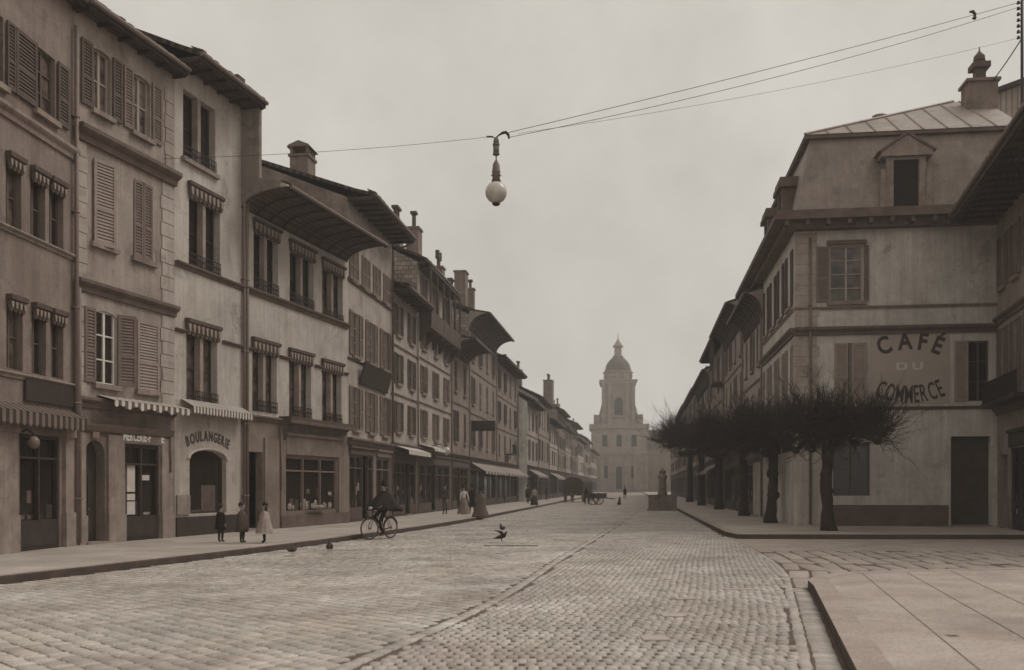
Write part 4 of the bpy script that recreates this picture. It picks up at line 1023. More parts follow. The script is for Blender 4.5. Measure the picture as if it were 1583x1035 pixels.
gut = smooth_curve([(1.45,4),(2.97,9.85),(4.53,15.8),(5.45,19.4),(6.67,26.8),(7.42,33.6),(8.0,38),(11.9,69),(14.2,88)])
def field(sign, ang, ln, pit, seed):
    r_ = np.random.default_rng(seed); a = R(ang)
    I,J = np.meshgrid(np.arange(-160,520),np.arange(-560,560),indexing='ij')
    u = J*ln+(I%2)*ln/2+(r_.random(I.shape)-.5)*.04; v = I*pit+(r_.random(I.shape)-.5)*.02
    w = (u*math.cos(a)-v*math.sin(a)*-sign*-1*0+v*math.sin(a)*sign*-1*-1) if False else u*math.cos(a)+v*math.sin(a)*(-sign)
    s_ = u*math.sin(a)*sign+v*math.cos(a)
    w,s_ = w.ravel(),s_.ravel()
    ok = (w*sign > .16)&(np.abs(w)<16)&(s_>2)&(s_<84); w,s_ = w[ok],s_[ok]
    X_,Y_,tx,ty = frame(s_,w)
    lo = np.array([kl(y) for y in Y_])+.06; hi = np.array([gut(y) for y in Y_])-.085
    ok = (X_>lo)&(X_<hi)&(Y_>6)&(Y_<83)&(np.abs(X_)<Y_*.56+1.2)
    X_,Y_,tx,ty = X_[ok],Y_[ok],tx[ok],ty[ok]
    # row direction in (w, s): (cos a, sign*sin a); w axis = (ty,-tx), s axis = (tx,ty)
    rx = math.cos(a)*ty+sign*math.sin(a)*tx; ry = -math.cos(a)*tx+sign*math.sin(a)*ty
    return np.stack([X_,Y_],1), np.stack([rx,ry],1)
c1,d1_ = field(-1,31,.155,.235,3); stones(c1,d1_,.149,.213,0,11,dome=.013)
c2,d2_ = field(1,15,.125,.205,4); stones(c2,d2_,.111,.2,0,12,dome=.013)
# middle seam: two rows of long stones
sv = np.arange(3,82,.27); C_ = []; D_ = []
for o_ in (0,):
    X_,Y_,tx,ty = frame(sv+(.13 if o_>0 else 0),np.full(len(sv),o_)); C_.append(np.stack([X_,Y_],1)); D_.append(np.stack([tx,ty],1))
stones(np.concatenate(C_),np.concatenate(D_),.268,.17,.002,13,name='cobbled_seam')
# gutter beside the right pavement: two rows of slabs running with the kerb
yy = np.arange(5,34,.42)
gx_ = np.array([gut(y) for y in yy]); gd = np.gradient(gx_,yy); nn = np.hypot(gd,1)
stones(np.stack([gx_+.0,yy],1),np.stack([gd/nn,1/nn],1),.41,.13,.0,14,name='gutter',dome=.008)
yy = np.arange(5,17.6,.15); C_ = []; D_ = []
for y in yy:
    ex = min(f0.x+(f1.x-f0.x)*(y-f0.y)/(f1.y-f0.y)-.03,5.0); gx0 = gut(y)+.08
    if ex-gx0 > .12: C_.append(((ex+gx0)/2,y)); D_.append((1,-.22))
stones(np.array(C_),np.array(D_),.26,.14,-.006,15,name='gutter',dome=.012)
# side lane: long slabs by the pavement, packed gravel beyond
C_ = []; D_ = []; Ls = []
tt = Vector((.27,1)).normalized(); rl_ = random.Random(5)
for k_ in range(34):
    x0 = .3+k_*.44; y = 16.4+rl_.random()*.8
    while y < 26.6:
        L_ = rl_.uniform(1.0,2.0) ; L_ = min(L_, 27.0-y)
        yc = y+L_/2; x = x0+gut(yc); gs = (gut(yc+.5)-gut(yc-.5))*(1-k_*.012)+.0; tt = Vector((gs,1)).normalized()
        if abs(x) < yc*.62 and L_ > .3: C_.append((x,yc)); D_.append((tt.x,tt.y)); Ls.append(L_)
        y += L_+.03
stones(np.array(C_),np.array(D_),np.array(Ls)/1.0,.40,-.004,16,name='side_lane',dome=.02,m=mat('lane_slab',.46,.36,1.1,.75,.3,40,island=.15,fine=.2))
m = MB(); ys = list(np.linspace(26.5,34.2,12))
for a,b in zip(ys[:-1],ys[1:]): m.add([(gut(a)+.1,a,-.012),(45,a,-.012),(45,b,-.012),(gut(b)+.1,b,-.012)],[(0,1,2,3)])
tag(m.build('side_lane',mat('packed_gravel',.44,.34,1.0,.9,.4,30,fine=.3)),kind='structure')
sb = MB()
for px,py,w,d_ in ((1145,910,.55,.2),(1012,985,.3,.35),(1040,950,.3,.3),(1058,924,.3,.26)):
    p = gp(px,py,.012); sb.box(p.x-w/2,p.x+w/2,-p.y-d_/2,-p.y+d_/2,-.03,.013)
tag(sb.build('paving_slab',mat('worn_slab',.46,.38,2,.7)),kind='structure')
p = gp(790,843,.01); sb = MB(); sb.box(p.x-.8,p.x+.8,-p.y-.16,-p.y+.16,-.03,.012); tag(sb.build('drain_cover',mat('rusty_drain',.16,.1,3,.7)),kind='structure')
# ------------------------------------------------------------------ pollarded trees on the café pavement
def tree(px, py, hgt, spread, label, seed, trunk_r=.3, n=900):
    p = gp(px,py,.14); rg = random.Random(seed)
    root = empty('pollard_tree',(p.x,p.y,.14),label=label,cat='tree',group='pollarded trees on the café pavement')
    m = MB(); tz = hgt*.62
    ln = rg.uniform(-.12,.12); pts = []; rr = []
    for i in range(12):
        t = i/11; pts.append((ln*math.sin(t*2.6)+rg.uniform(-.025,.025),.08*math.sin(t*3+seed)+rg.uniform(-.025,.025),-.05+t*(tz+.05)))
        rr.append(trunk_r*((1.5,1.2,1.05)[i] if i < 3 else rg.uniform(.84,1.0)+(.12 if i > 9 else 0)))
    m.tube(pts,rr,11)
    for i in range(7):
        a = rg.uniform(0,6.28); pb = pts[rg.randint(2,11)]; m.ball((pb[0]+math.cos(a)*trunk_r*.75,pb[1]+math.sin(a)*trunk_r*.75,pb[2]),rg.uniform(.07,.15),rg.uniform(.07,.15),rg.uniform(.08,.2),7)
    knobs = []; hv = rg.uniform(-.25,.35) if seed > 1 else -.2
    nl = rg.randint(11,17)
    for i in range(nl):
        a = 2*math.pi*i/nl+rg.uniform(-.3,.3); L = spread*rg.uniform(.4,1.08); e = Vector((math.cos(a)*L,math.sin(a)*L,tz+hv*.5+rg.uniform(-.2,.85)))
        mid = Vector((math.cos(a)*L*.45,math.sin(a)*L*.45,tz+rg.uniform(.2,.4)))
        m.tube([(0,0,tz-.25),mid,e],[trunk_r*.55,.12,.09],7); m.ball(e,.16,.16,.14,7); knobs.append(e)
        for k in range(3):
            a2 = a+rg.uniform(-1,1); q = mid+Vector((math.cos(a2),math.sin(a2),rg.uniform(.2,.8)))*spread*rg.uniform(.2,.42)
            m.tube([mid,(mid+q)/2+Vector((0,0,-.06)),q],[.09,.07,.06],6); m.ball(q,.13,.13,.12,7); knobs.append(q)
    m.build('trunk',BARK,root,True)
    c = MB()
    for i in range(n):
        k = rg.choice(knobs); a = rg.uniform(0,2*math.pi); el = rg.gauss(.5,.65); L = rg.uniform(.4,1.2)*hgt*.19*(1.7 if rg.random()<.08 else 1)
        r_ = math.hypot(k.x,k.y)/spread
        d = Vector((math.cos(a)*math.cos(el),math.sin(a)*math.cos(el),math.sin(el)))+Vector((k.x,k.y,0)).normalized()*.35*r_
        d.normalize(); mid = k+d*L*.5+Vector((rg.uniform(-.05,.05),rg.uniform(-.05,.05),-.02)); e = k+d*L+Vector((0,0,L*.16))
        mid += Vector((rg.uniform(-.12,.12),rg.uniform(-.12,.12),rg.uniform(-.08,.04)))*L; c.tube([k,mid,e],[.015,.010,.004],3,cap=False)
        for q in range(3):
            t = rg.uniform(.3,.9); s0 = k.lerp(e,t); d2 = (d+Vector((rg.uniform(-1,1),rg.uniform(-1,1),rg.uniform(-.2,1)))*.7).normalized()
            c.tube([s0,s0+d2*L*rg.uniform(.2,.45)],[.009,.003],3,cap=False)
    c.build('crown',TWIG,root)
tree(1282,820,5.25,1.9,'nearest pollarded bare tree standing in front of the café corner',1,.22,1900)
tree(1191,808,5.6,2.5,'second pollarded bare tree just past the café corner',2,.23,1900)
tree(1150,797,5.9,2.9,'third pollarded bare tree down the café side',3,.24,1700)
tree(1112,787,6.2,2.8,'fourth pollarded bare tree with its crown over the far awnings',4,.26,1100)
tree(1084,781,8.6,3.4,'tall dense bare tree behind the fourth pollard',5,.28,1500)
tree(1066,775.5,9.6,3.8,'farthest tall bare tree just right of the stone fountain',6,.3,1500)

# ------------------------------------------------------------------ arc lamp on its span wires
YL = 34.0
hk = ap(767,212,YL)
lamp = empty('arc_lamp',tuple(hk),label='opal glass globe street lamp hanging from the wires over the road',cat='street lamp')
k = YL/FPX
Lz = lambda py: (212-py)*k
m = MB(); m.lathe([(.02,.0),(.07,-.02),(.1,-.12),(.1,Lz(222))],n=14); m.lathe([(.12,Lz(222)),(.12,Lz(225))],n=14); m.lathe([(.105,Lz(225)),(.105,Lz(237))],n=14); m.lathe([(.12,Lz(237)),(.12,Lz(239))],n=14)
m.tube([(0,0,Lz(238)),(0,0,Lz(250))],.025,8); m.build('housing',IRONL,lamp,True)
m = MB(); m.lathe([(.05,Lz(248)),(.12,Lz(254)),(.14,Lz(264)),(.16,Lz(266)),(.12,Lz(268)),(.18,Lz(271)),(.12,Lz(273)),(.17,Lz(281))],n=16); m.build('cap',IRONL,lamp,True)
m = MB(); m.ball((0,0,Lz(297)),.385,.385,.385,24); m.build('globe',OPAL,lamp,True)
m = MB(); m.lathe([(.02,Lz(318)),(.1,Lz(317.2)),(.15,Lz(315.2)),(.14,Lz(314.4))],n=12); m.build('drip_pan',IRON,lamp,True)
m = MB(); pts = [Vector(((x-767)*k,0,Lz(y))) for x,y in ((767,212),(772,208),(777,205),(782,204),(786,208),(787,214))]
m.tube(pts,[.02,.03,.05,.055,.05,.03],7); m.tube([((752-767)*k,0,Lz(211)),((762-767)*k,0,Lz(211))],.03,6); m.tube([((758-767)*k,0,Lz(211)),(0,0,Lz(213))],.018,5); m.build('insulator',IRON,lamp)
def wire(name, pts, label, r=.008, sag=0.25):
    m = MB(); P_ = []
    for a,b in zip(pts[:-1],pts[1:]):
        for i in range(13):
            t = i/12; P_.append(Vector(a).lerp(Vector(b),t)-Vector((0,0,sag*4*t*(1-t))))
    m.tube(P_,r,5); return tag(m.build(name,IRON),label,'wire','overhead wires')
wl_ = ap(252,245,29.5); pw = lambda py,px=1577: ap(px,py,39.2)
wire('span_wire',[wl_,hk+Vector(((758-767)*k,0,Lz(211)))],'thin wire running from the quoined house to the hanging lamp',.007,.12)
wire('span_wire',[hk+Vector(((784-767)*k,0,Lz(205))),pw(3)],'upper of the two wires rising from the lamp to the pole at the right',.011,.1)
wire('span_wire',[hk+Vector(((787-767)*k,0,Lz(212))),pw(10)],'lower of the paired wires rising from the lamp to the pole at the right',.010,.3)
wire('feeder_wire',[ap(800,206,34.4),pw(58)],'faintest wire slanting below the paired wires to the pole',.006,.25)
# pole with its insulators on the roof of the right hand house
pp = ap(1580,0,39.2)
pole = empty('wire_pole',(pp.x,pp.y,13.2),label='iron pole with a column of insulators at the upper right corner',cat='pole')
m = MB(); m.tube([(0,0,-.2),(0,0,pp.z-13.2+1.2)],.06,8); m.build('mast',IRON,pole,True)
for py in (4,13,22,31,40,49,58):
    m = MB(); zz = CH+(HY-py)/FPX*39.2-13.2; m.tube([(0,0,zz),(-.13,0,zz)],.02,6); m.lathe([(.03,-.05),(.075,-.04),(.05,.02),(.06,.05),(.02,.08)],(-.15,0,zz),8); m.build('insulator',IRON,pole,True)
wire('guy_wire',[pw(60,1579),ap(1535,124,42.5)],'thick stay wire from the pole down to the café chimney',.025,.05)
m = MB(); q = ap(1504,22,38.6); m.tube([q+Vector((-.13,0,.1)),q+Vector((0,0,.12)),q+Vector((.08,0,.02)),q+Vector((.08,0,-.2))],[.04,.07,.06,.04],7); m.ball(q+Vector((.06,0,-.14)),.09,.09,.05,8)
tag(m.build('wire_insulator',IRON),'small dark insulator hooked on the paired wires near the upper right','insulator')

# ------------------------------------------------------------------ people
def skin_mesh(nodes, edges, root=0, sub=1):
    """nodes = [(x,y,z,r)]; grows one continuous surface and returns (verts, faces)"""
    me = bpy.data.meshes.new('tmp'); me.from_pydata([n[:3] for n in nodes],edges,[]); o = bpy.data.objects.new('tmp',me); COL.objects.link(o)
    md = o.modifiers.new('s','SKIN'); md.use_smooth_shade = True
    if not me.skin_vertices: 
        bpy.context.view_layer.objects.active = o
    sv_ = me.skin_vertices[0].data
    for i,n_ in enumerate(nodes):
        r_ = n_[3] if len(n_) < 5 else n_[3]; sv_[i].radius = (n_[3], n_[4] if len(n_) > 4 else n_[3]); sv_[i].use_root = (i == root)
    sb_ = o.modifiers.new('d','SUBSURF'); sb_.levels = sub; sb_.render_levels = sub
    bpy.context.view_layer.update()
    em = bpy.data.meshes.new_from_object(o.evaluated_get(bpy.context.evaluated_depsgraph_get()))
    vs = [v.co.copy() for v in em.vertices]; fs = [tuple(p.vertices) for p in em.polygons]
    bpy.data.objects.remove(o); bpy.data.meshes.remove(em); return vs, fs
def person(px, py, H, rz, label, z=.14, top=CL_DARK, legs=CL_BLACK, arms=((-.12,.02),(.12,.02)), stride=.0, kid=False, loc=None, seat=None, group=None,
           fingers=True, hand=None):
    """standing figure facing -y before the turn rz; arms = per side (out, forward) swing; seat = cycling pose"""
    p = loc if loc is not None else gp(px,py,z)
    root = empty('person',(p.x,p.y,p.z),rz,label=label,cat='person',group=group)
    hs = 1.34 if kid else 1.0; s_ = H/1.72/(1.04 if kid else 1.0)
    N = [(0,0,.93,.125,.1),(0,.0,1.08,.12,.095),(0,.0,1.27,.145,.1),(0,.0,1.42,.085,.07),(0,-.012,1.49,.05),(0,-.02,1.49+.075*hs,.066*hs),(0,-.012,1.49+.155*hs,.088*hs),(0,.0,1.49+.225*hs,.06*hs)]
    E = [(0,1),(1,2),(2,3),(3,4),(4,5),(5,6),(6,7)]
    N.append((0,-.105*hs,1.49+.125*hs,.013*hs)); E.append((6,8))
    info = {}
    for sd,(ao,af) in zip((-1,1),arms):
        sx_ = .175 if not kid else .155
        sh = Vector((sd*sx_,0,1.38)); up = Vector((sd*abs(ao)*1.0,-af,-.95)).normalized(); el = sh+up*.28
        fo = Vector((sd*abs(ao)*.5,-af*1.25-.12,-.9)).normalized() if hand is None else (Vector(hand[sd])-el).normalized()
        wr = el+fo*.25; pa = wr+fo*.075
        i0 = len(N); N += [(*sh,.062),(*el,.045),(*wr,.031),(*pa,.036,.02)]; E += [(2,i0),(i0,i0+1),(i0+1,i0+2),(i0+2,i0+3)]
        if fingers:
            sdv = fo.cross(Vector((sd,0,0))).normalized() if abs(fo.x) < .9 else Vector((0,1,0))
            inn = Vector((-sd,0,0)) if abs(fo.x) < .9 else Vector((0,0,-1))
            for q in range(4):
                b_ = pa+sdv*(q-1.5)*.021; ln = (.07,.082,.078,.06)[q]; j = len(N)
                k1 = b_+fo*ln*.5; k2 = k1+(fo+inn*.6).normalized()*ln*.5
                N += [(*k1,.0095),(*k2,.007)]; E += [(i0+3,j),(j,j+1)]
            j = len(N); t1 = wr+fo*.04-sdv*.04; t2 = t1+(fo-sdv*.3+inn*.3).normalized()*.04; N += [(*t1,.011),(*t2,.008)]; E += [(i0+2,j),(j,j+1)]
        info[sd] = pa
    for sd in (-1,1):
        st = sd*stride; i0 = len(N)
        if seat is None:
            N += [(sd*.085,0,.86,.088),(sd*.09,-st*.4-.02,.49,.058),(sd*.09,-st*.9+(.03 if st<0 else 0),.09,.04),(sd*.1,-st*.9-.13,.035,.036)]
        else:
            kz,ky,az,ay = seat[sd]
            N += [(sd*.09,-.02,.9,.092),(sd*.1,ky,kz,.062),(sd*.1,ay,az,.042),(sd*.1,ay-.15,az-.05,.037)]
        E += [(0,i0),(i0,i0+1),(i0+1,i0+2),(i0+2,i0+3)]
    ft = 1.22 if kid else 1.0
    N = [(n_[0]*s_*(ft if n_[2]<1.45 else 1),n_[1]*s_)+tuple(c*s_*(1 if q == 0 else (ft if n_[2]<1.45 and n_[3]>.02 else 1)) for q,c in enumerate(n_[2:])) for n_ in N]
    vs,fs = skin_mesh(N,E)
    m = MB(); hz = 1.475*s_
    mi = []
    for f in fs:
        c = sum((vs[i] for i in f),Vector())/len(f)
        hand_ = any((c-info[q]*s_).length < .14*s_ for q in info) and c.z < 1.6*s_ and fingers
        if c.z > hz: k_ = 0
        elif hand_: k_ = 0
        elif c.z < .11*s_ and seat is None: k_ = 3
        elif c.z > .95*s_ or abs(c.x) > .2*s_: k_ = 1
        else: k_ = 2
        mi.append(k_)
    m.add(vs,fs); m.m = mi
    he = 1.49+.15*hs
    for sd in (-1,1):
        m.ball((sd*.034*hs*s_,-.085*hs*s_,he*s_),.012*s_*hs,.009*s_,.008*s_*hs,8,4); m.ball((sd*.088*hs*s_,.0,(he-.015)*s_),.015*s_,.025*s_,.035*s_*hs,8,0)
    m.box(-.024*hs*s_,.024*hs*s_,.078*hs*s_,.088*hs*s_,(he-.085*hs)*s_,(he-.078*hs)*s_,5)
    b = m.build('body',[SKIN,top,legs,CL_BLACK,IRON,mat('lips',.22,.2,3,.6)],root,True)
    root['_s'] = s_
    return root, s_, he, hs, info
def hair(pr, lenz=.0, m=HAIR, bun=False):
    root,s_,he,hs,_ = pr; mb = MB()
    mb.ball((0,.022*s_*hs,(he+.035*hs)*s_),.1*hs*s_,.105*hs*s_,.095*hs*s_,14)
    if lenz: mb.lathe([(.085*hs,0),(.1*hs,-lenz*.4),(.085*hs,-lenz*.8),(.05*hs,-lenz)],(0,.055*s_,(he+.02)*s_/1),12,sx=s_,sy=s_*.55) if s_ == 1 else mb.lathe([(.085*hs*s_,0),(.1*hs*s_,-lenz*.4*s_),(.085*hs*s_,-lenz*.8*s_),(.05*hs*s_,-lenz*s_)],(0,.055*s_,(he+.02)*s_),12,sy=.55)
    if bun: mb.ball((0,.09*s_,(he+.09)*s_),.06*s_,.06*s_,.055*s_,10)
    return mb.build('hair',m,root,True)
def hat(pr, kind='bowler', m=CL_BLACK):
    root,s_,he,hs,_ = pr; z = (he+.055*hs)*s_; w = .098*hs*s_; mb = MB()
    if kind == 'cap': mb.lathe([(w*1.02,0),(w*1.2,.04*s_),(w*1.1,.075*s_),(w*.3,.09*s_)],(0,.01*s_,z),14); mb.box(-w*.7,w*.7,w*.8,w*1.45,z-.005,z+.012*s_)
    else:
        b = {'bowler':1.55,'wide':2.3,'tall':1.5}[kind]; t = {'bowler':.13,'wide':.12,'tall':.17}[kind]*s_
        mb.lathe([(w*b,0),(w*b*1.03,.015*s_),(w*1.05,.02*s_),(w*1.02,t*.6),(w*.8,t*.92),(w*.2,t)],(0,.01*s_,z),18)
    return mb.build('hat',m,root,True)
def garment(pr, name, prof, m, sy=.72, fold=.06, nf=11, off=0, n=40):
    """cloth of revolution with folds deepest at the hem; prof = (radius, height) from hem up"""
    root,s_,*_ = pr; mb = MB()
    mb.lathe([(r_*s_,z*s_) for r_,z in prof],(0,off*s_,0),n,sy=sy,fold=fold,nf=nf); return mb.build(name,m,root,True)

# three children on the left pavement
KG = 'children on the left pavement'
K1 = person(341,838,1.08,R(150),'child in dark clothes with back to us beside the bakery window',top=CL_BLACK,legs=CL_DARK,kid=True,group=KG)
hair(K1,0); garment(K1,'coat',[(.30,.62),(.28,.8),(.255,1.1),(.25,1.3),(.12,1.45)],CL_BLACK,off=0)
K2 = person(374,839,1.13,R(75),'child in a brown smock standing between the other two children',top=CL_BROWN,legs=CL_DARK,kid=True,group=KG)
hair(K2,0); garment(K2,'smock',[(.34,.5),(.32,.75),(.27,1.1),(.25,1.3),(.12,1.45)],CL_BROWN)
K3 = person(409,839,1.13,R(-70),'girl in a pale flared smock coat with long dark hair',top=CL_PALE,legs=CL_BLACK,kid=True,arms=((-.2,.35),(.2,.15)),group=KG)
hair(K3,.42); garment(K3,'smock',[(.50,.50),(.48,.52),(.41,.75),(.30,1.08),(.26,1.3),(.12,1.45)],mat('grey_white_cloth',.38,.28,6,.95),sy=.8,fold=.07); garment(K3,'petticoat',[(.48,.43),(.47,.5),(.36,.7)],CL_WHITE,sy=.8,fold=.05)

# passers-by farther up the left pavement
W1 = person(688,795,1.70,R(-20),'man in dark brown clothes standing by the shop front left of the women',top=CL_BROWN,legs=CL_DARK); hair(W1); hat(W1,'cap',CL_DARK)
W2 = person(717,795,1.62,R(25),'woman in a white blouse and long grey skirt',top=CL_WHITE,legs=CL_BLACK,arms=((-.25,.2),(.25,.2))); hair(W2,bun=True)
garment(W2,'skirt',[(.42,.06),(.4,.12),(.3,.5),(.19,.9),(.14,1.05)],CL_GREY,sy=.9,fold=.06); hat(W2,'wide',CL_DARK)
W3 = person(730,794,1.68,R(-160),'man in a long black coat walking beside the white bloused woman',top=CL_BLACK,legs=CL_BLACK,stride=.2); hair(W3); hat(W3,'bowler')
garment(W3,'coat',[(.25,.45),(.22,.8),(.185,1.05),(.2,1.3),(.1,1.45)],CL_BLACK)
W4 = person(743,803,1.66,R(165),'woman in a long grey coat and dark hat stepping off the kerb',z=0,top=CL_GREY,legs=CL_BLACK,stride=.16); hair(W4,bun=True); hat(W4,'wide')
garment(W4,'coat',[(.50,.14),(.46,.22),(.33,.6),(.22,1.0),(.22,1.25),(.11,1.45)],mat('mid_grey_cloth',.17,.12,6,.95),sy=.95,fold=.06)
for px,py,H,rz,lb,t in ((816,778.5,1.7,R(170),'dark clothed man on the pavement by the whitewashed wall, the farther left of a pair',CL_BLACK),(826,782,1.62,R(20),'person in a pale jacket and dark skirt right of the pair by the whitewashed wall',CL_PALE),
                        (845,773,1.7,R(120),'distant dark figure on the left pavement before the wagon',CL_DARK),(966,771,1.75,R(10),'lone far figure walking in the middle of the street toward the church',CL_BLACK)):
    w = person(px,py,H,rz,lb,z=.0 if px in (966,) else .14,top=t,legs=CL_BLACK,stride=.2); hair(w); hat(w,'bowler')
    if t is CL_PALE: garment(w,'skirt',[(.36,.1),(.3,.45),(.19,.95)],CL_DARK)
    else: garment(w,'coat',[(.24,.6),(.2,1.0),(.2,1.3),(.1,1.45)],CL_BLACK)

# ------------------------------------------------------------------ bicycle and its rider in a cape
cp = gp(588,833); HD = R(-33)                                   # local -y is the way it rides
bk = empty('bicycle',(cp.x,cp.y,0),HD,label='black bicycle with pale rims ridden along the road',cat='bicycle')
def wheel(c, yaw=0):
    wr = empty('x',(0,0,0)); bpy.data.objects.remove(wr)
    rim = MB(); N = 28; tyre = MB(); sp = MB()
    def ring(mb, R_, r_):
        pts = [Vector((0,R_*math.cos(2*math.pi*i/N),R_*math.sin(2*math.pi*i/N))) for i in range(N+1)]; mb.tube(pts,r_,7,cap=False)
    ring(tyre,.345,.021); ring(rim,.318,.013); sp.tube([(-.045,0,0),(.045,0,0)],.022,8)
    for i in range(18):
        a = 2*math.pi*i/18; sp.tube([(.03 if i%2 else -.03,0,0),(0,.31*math.cos(a),.31*math.sin(a))],.0035,3)
    o = rim.build('wheel',IRONL,bk,True,c); o.rotation_euler.z = yaw
    tyre.build('tyre',mat('tyre_rubber',.1,.07),o,True); sp.build('spokes',IRONL,o); return o
fw, rw = Vector((0,-.54,.366)), Vector((0,.52,.366))
wheel(fw,R(-14)); wheel(rw)
m = MB(); T = .016
hd0,hd1 = Vector((0,-.36,.92)),Vector((0,-.40,.72)); st,bb = Vector((0,.2,.88)),Vector((0,.04,.30))
for a,b in ((hd0,st),(hd1,bb),(st,bb),(hd0+Vector((0,.0,.08)),hd1)): m.tube([a,b],T,8)
for x in (-.06,.06): m.tube([bb+Vector((x*.5,0,0)),rw+Vector((x,0,0))],.01,6); m.tube([st+Vector((x*.4,0,0)),rw+Vector((x,0,0))],.009,6)
m.tube([st,st+Vector((0,.03,.12))],.013,6); m.build('frame',IRON,bk,True)
m = MB()
for x in (-.055,.055): m.tube([hd1+Vector((x*.6,0,-.04)),fw+Vector((x,.02,.12)),fw+Vector((x,0,0))],.011,6)
m.build('fork',IRON,bk,True)
m = MB(); hb = Vector((0,-.36,1.02)); m.tube([hb,hb+Vector((0,-.06,.05))],.013,6); m.tube([hb+Vector((-.3,.12,.02)),hb+Vector((-.24,-.02,.04)),hb+Vector((0,-.06,.05)),hb+Vector((.24,-.02,.04)),hb+Vector((.3,.12,.02))],.012,7); m.build('handlebar',IRONL,bk,True)
m = MB(); m.tube([hb+Vector((0,-.1,.02)),hb+Vector((0,-.2,.02))],[.055,.05],10); m.build('headlight',mat('nickel',.5,.4,3,.3),bk,True)
m = MB(); m.ball((0,.26,1.0),.085,.13,.035,10); m.build('saddle',CL_DARK,bk,True)
m = MB(); m.tube([bb+Vector((.06,0,0)),bb+Vector((.075,-.03,-.165))],.01,6); m.tube([bb+Vector((-.06,0,0)),bb+Vector((-.075,.03,.165))],.01,6); m.tube([bb+Vector((-.06,0,0)),bb+Vector((.06,0,0))],.03,8)
m.box(.07,.16,-.08+.08,.03+.05,.115,.14); m.box(-.16,-.07,-.07,.01,.455,.48); m.build('pedals',IRONL,bk)
m = MB()
for k_,a0,a1 in ((rw,20,175),(fw,30,150)):
    pts = [k_+Vector((0,.385*math.cos(R(a)),.385*math.sin(R(a)))) for a in np.linspace(a0,a1,10)]; m.tube(pts,.016,5)
m.build('mudguards',IRON,bk,True)
cs = Matrix.Rotation(HD,3,'Z')
rl = Vector((cp.x,cp.y,0))+cs@Vector((0,.2,.11))
rd = person(0,0,1.72,HD,'cyclist in a wide black cape and hat riding toward us',loc=rl,top=CL_BLACK,legs=CL_BLACK,arms=((-.25,.75),(.25,.75)),
            seat={-1:(.62,-.40,.46,-.16),1:(.45,-.36,.10,-.17)},hand={-1:(-.28,-.46,.98),1:(.28,-.46,.98)})
hair(rd); hat(rd,'tall')
mb = MB(); n = 44; rows = [(.11,.10,1.50,0),(.19,.15,1.43,0),(.30,.26,1.30,-.02),(.42,.42,1.12,-.05),(.54,.56,.95,-.06),(.60,.60,.86,-.05),(.57,.56,.86,-.05)]
for rx,ry,z,oy in rows:
    for q in range(n):
        a = 2*math.pi*q/n; f = 1+.06*math.sin(9*a+1)*max(0,(1.45-z))*1.6+.03*math.sin(4*a)
        side = .10*max(0,-math.cos(a))*(1.45-z)*1.5
        mb.v.append((rx*f*math.cos(a),oy+ry*f*math.sin(a)+.22*max(0,math.sin(a))*(1.45-z),z-.10*max(0,math.sin(a))*(1.45-z)+.05*math.sin(9*a+1)*max(0,(1.2-z))))
for j in range(len(rows)-1):
    for q in range(n): mb.f.append((j*n+q,j*n+(q+1)%n,(j+1)*n+(q+1)%n,(j+1)*n+q)[::-1]); mb.m.append(0)
mb.build('cape',CL_BLACK,rd[0],True)

# ------------------------------------------------------------------ pigeons
def pigeon(px, py, rz, label, fly=False, z=0.0, L=.36):
    p = gp(px,py,z); root = empty('pigeon',(p.x,p.y,p.z),rz,label=label,cat='bird',group='pigeons on the road')
    s_ = L/.34
    N = [(0,.0,.15,.062),(0,-.07,.175,.056),(0,-.115,.225,.03),(0,-.135,.265,.03),(0,-.175,.26,.008),(0,.09,.125,.042),(0,.19,.1,.022,.012),(0,.24,.09,.02,.006)]
    E = [(0,1),(1,2),(2,3),(3,4),(0,5),(5,6),(6,7)]
    for sd in (-1,1):
        if fly: i = len(N); N += [(sd*.07,-.03,.2,.03,.014),(sd*.2,.03,.28,.04,.009),(sd*.34,.13,.3,.022,.006)]; E += [(0,i),(i,i+1),(i+1,i+2)]
        i = len(N); N += [(sd*.03,.0,.09,.012),(sd*.03,-.01,.035,.006),(sd*.03,-.04,.008,.006)]; E += [(0,i),(i,i+1),(i+1,i+2)]
    vs,fs = skin_mesh([tuple(c*s_ for c in q) for q in N],E)
    m = MB(); m.add(vs,fs); m.m = [1 if (sum(vs[i].z for i in f)/len(f) < .1*s_ and not fly) else 0 for f in fs]
    for sd in (-1,1): m.ball((sd*.027*s_,-.145*s_,.272*s_),.006*s_,.006*s_,.006*s_,6,2)
    m.build('body',[mat('pigeon_plumage',.05,.03,9,.7),mat('pale_feathers',.6,.5,9,.7),IRON],root,True)
    if not fly:
        for sd in (-1,1):
            w = MB(); w.ball((sd*.052*s_,.04*s_,.15*s_),.016*s_,.12*s_,.045*s_,8); w.build('wing',mat('wing_plumage',.09,.05,9,.7),root,True)
pigeon(453,859,R(160),'dark pigeon nearest the left kerb on the cobbles',L=.40)
pigeon(509.5,856,R(190),'dark pigeon to the right of the one nearest the kerb',L=.46)
pigeon(776,823,R(200),'pigeon standing behind the fluttering one in the middle of the road',L=.42)
pigeon(775,837.5,R(100),'pigeon with spread wings in the middle of the road',fly=True,L=.40)

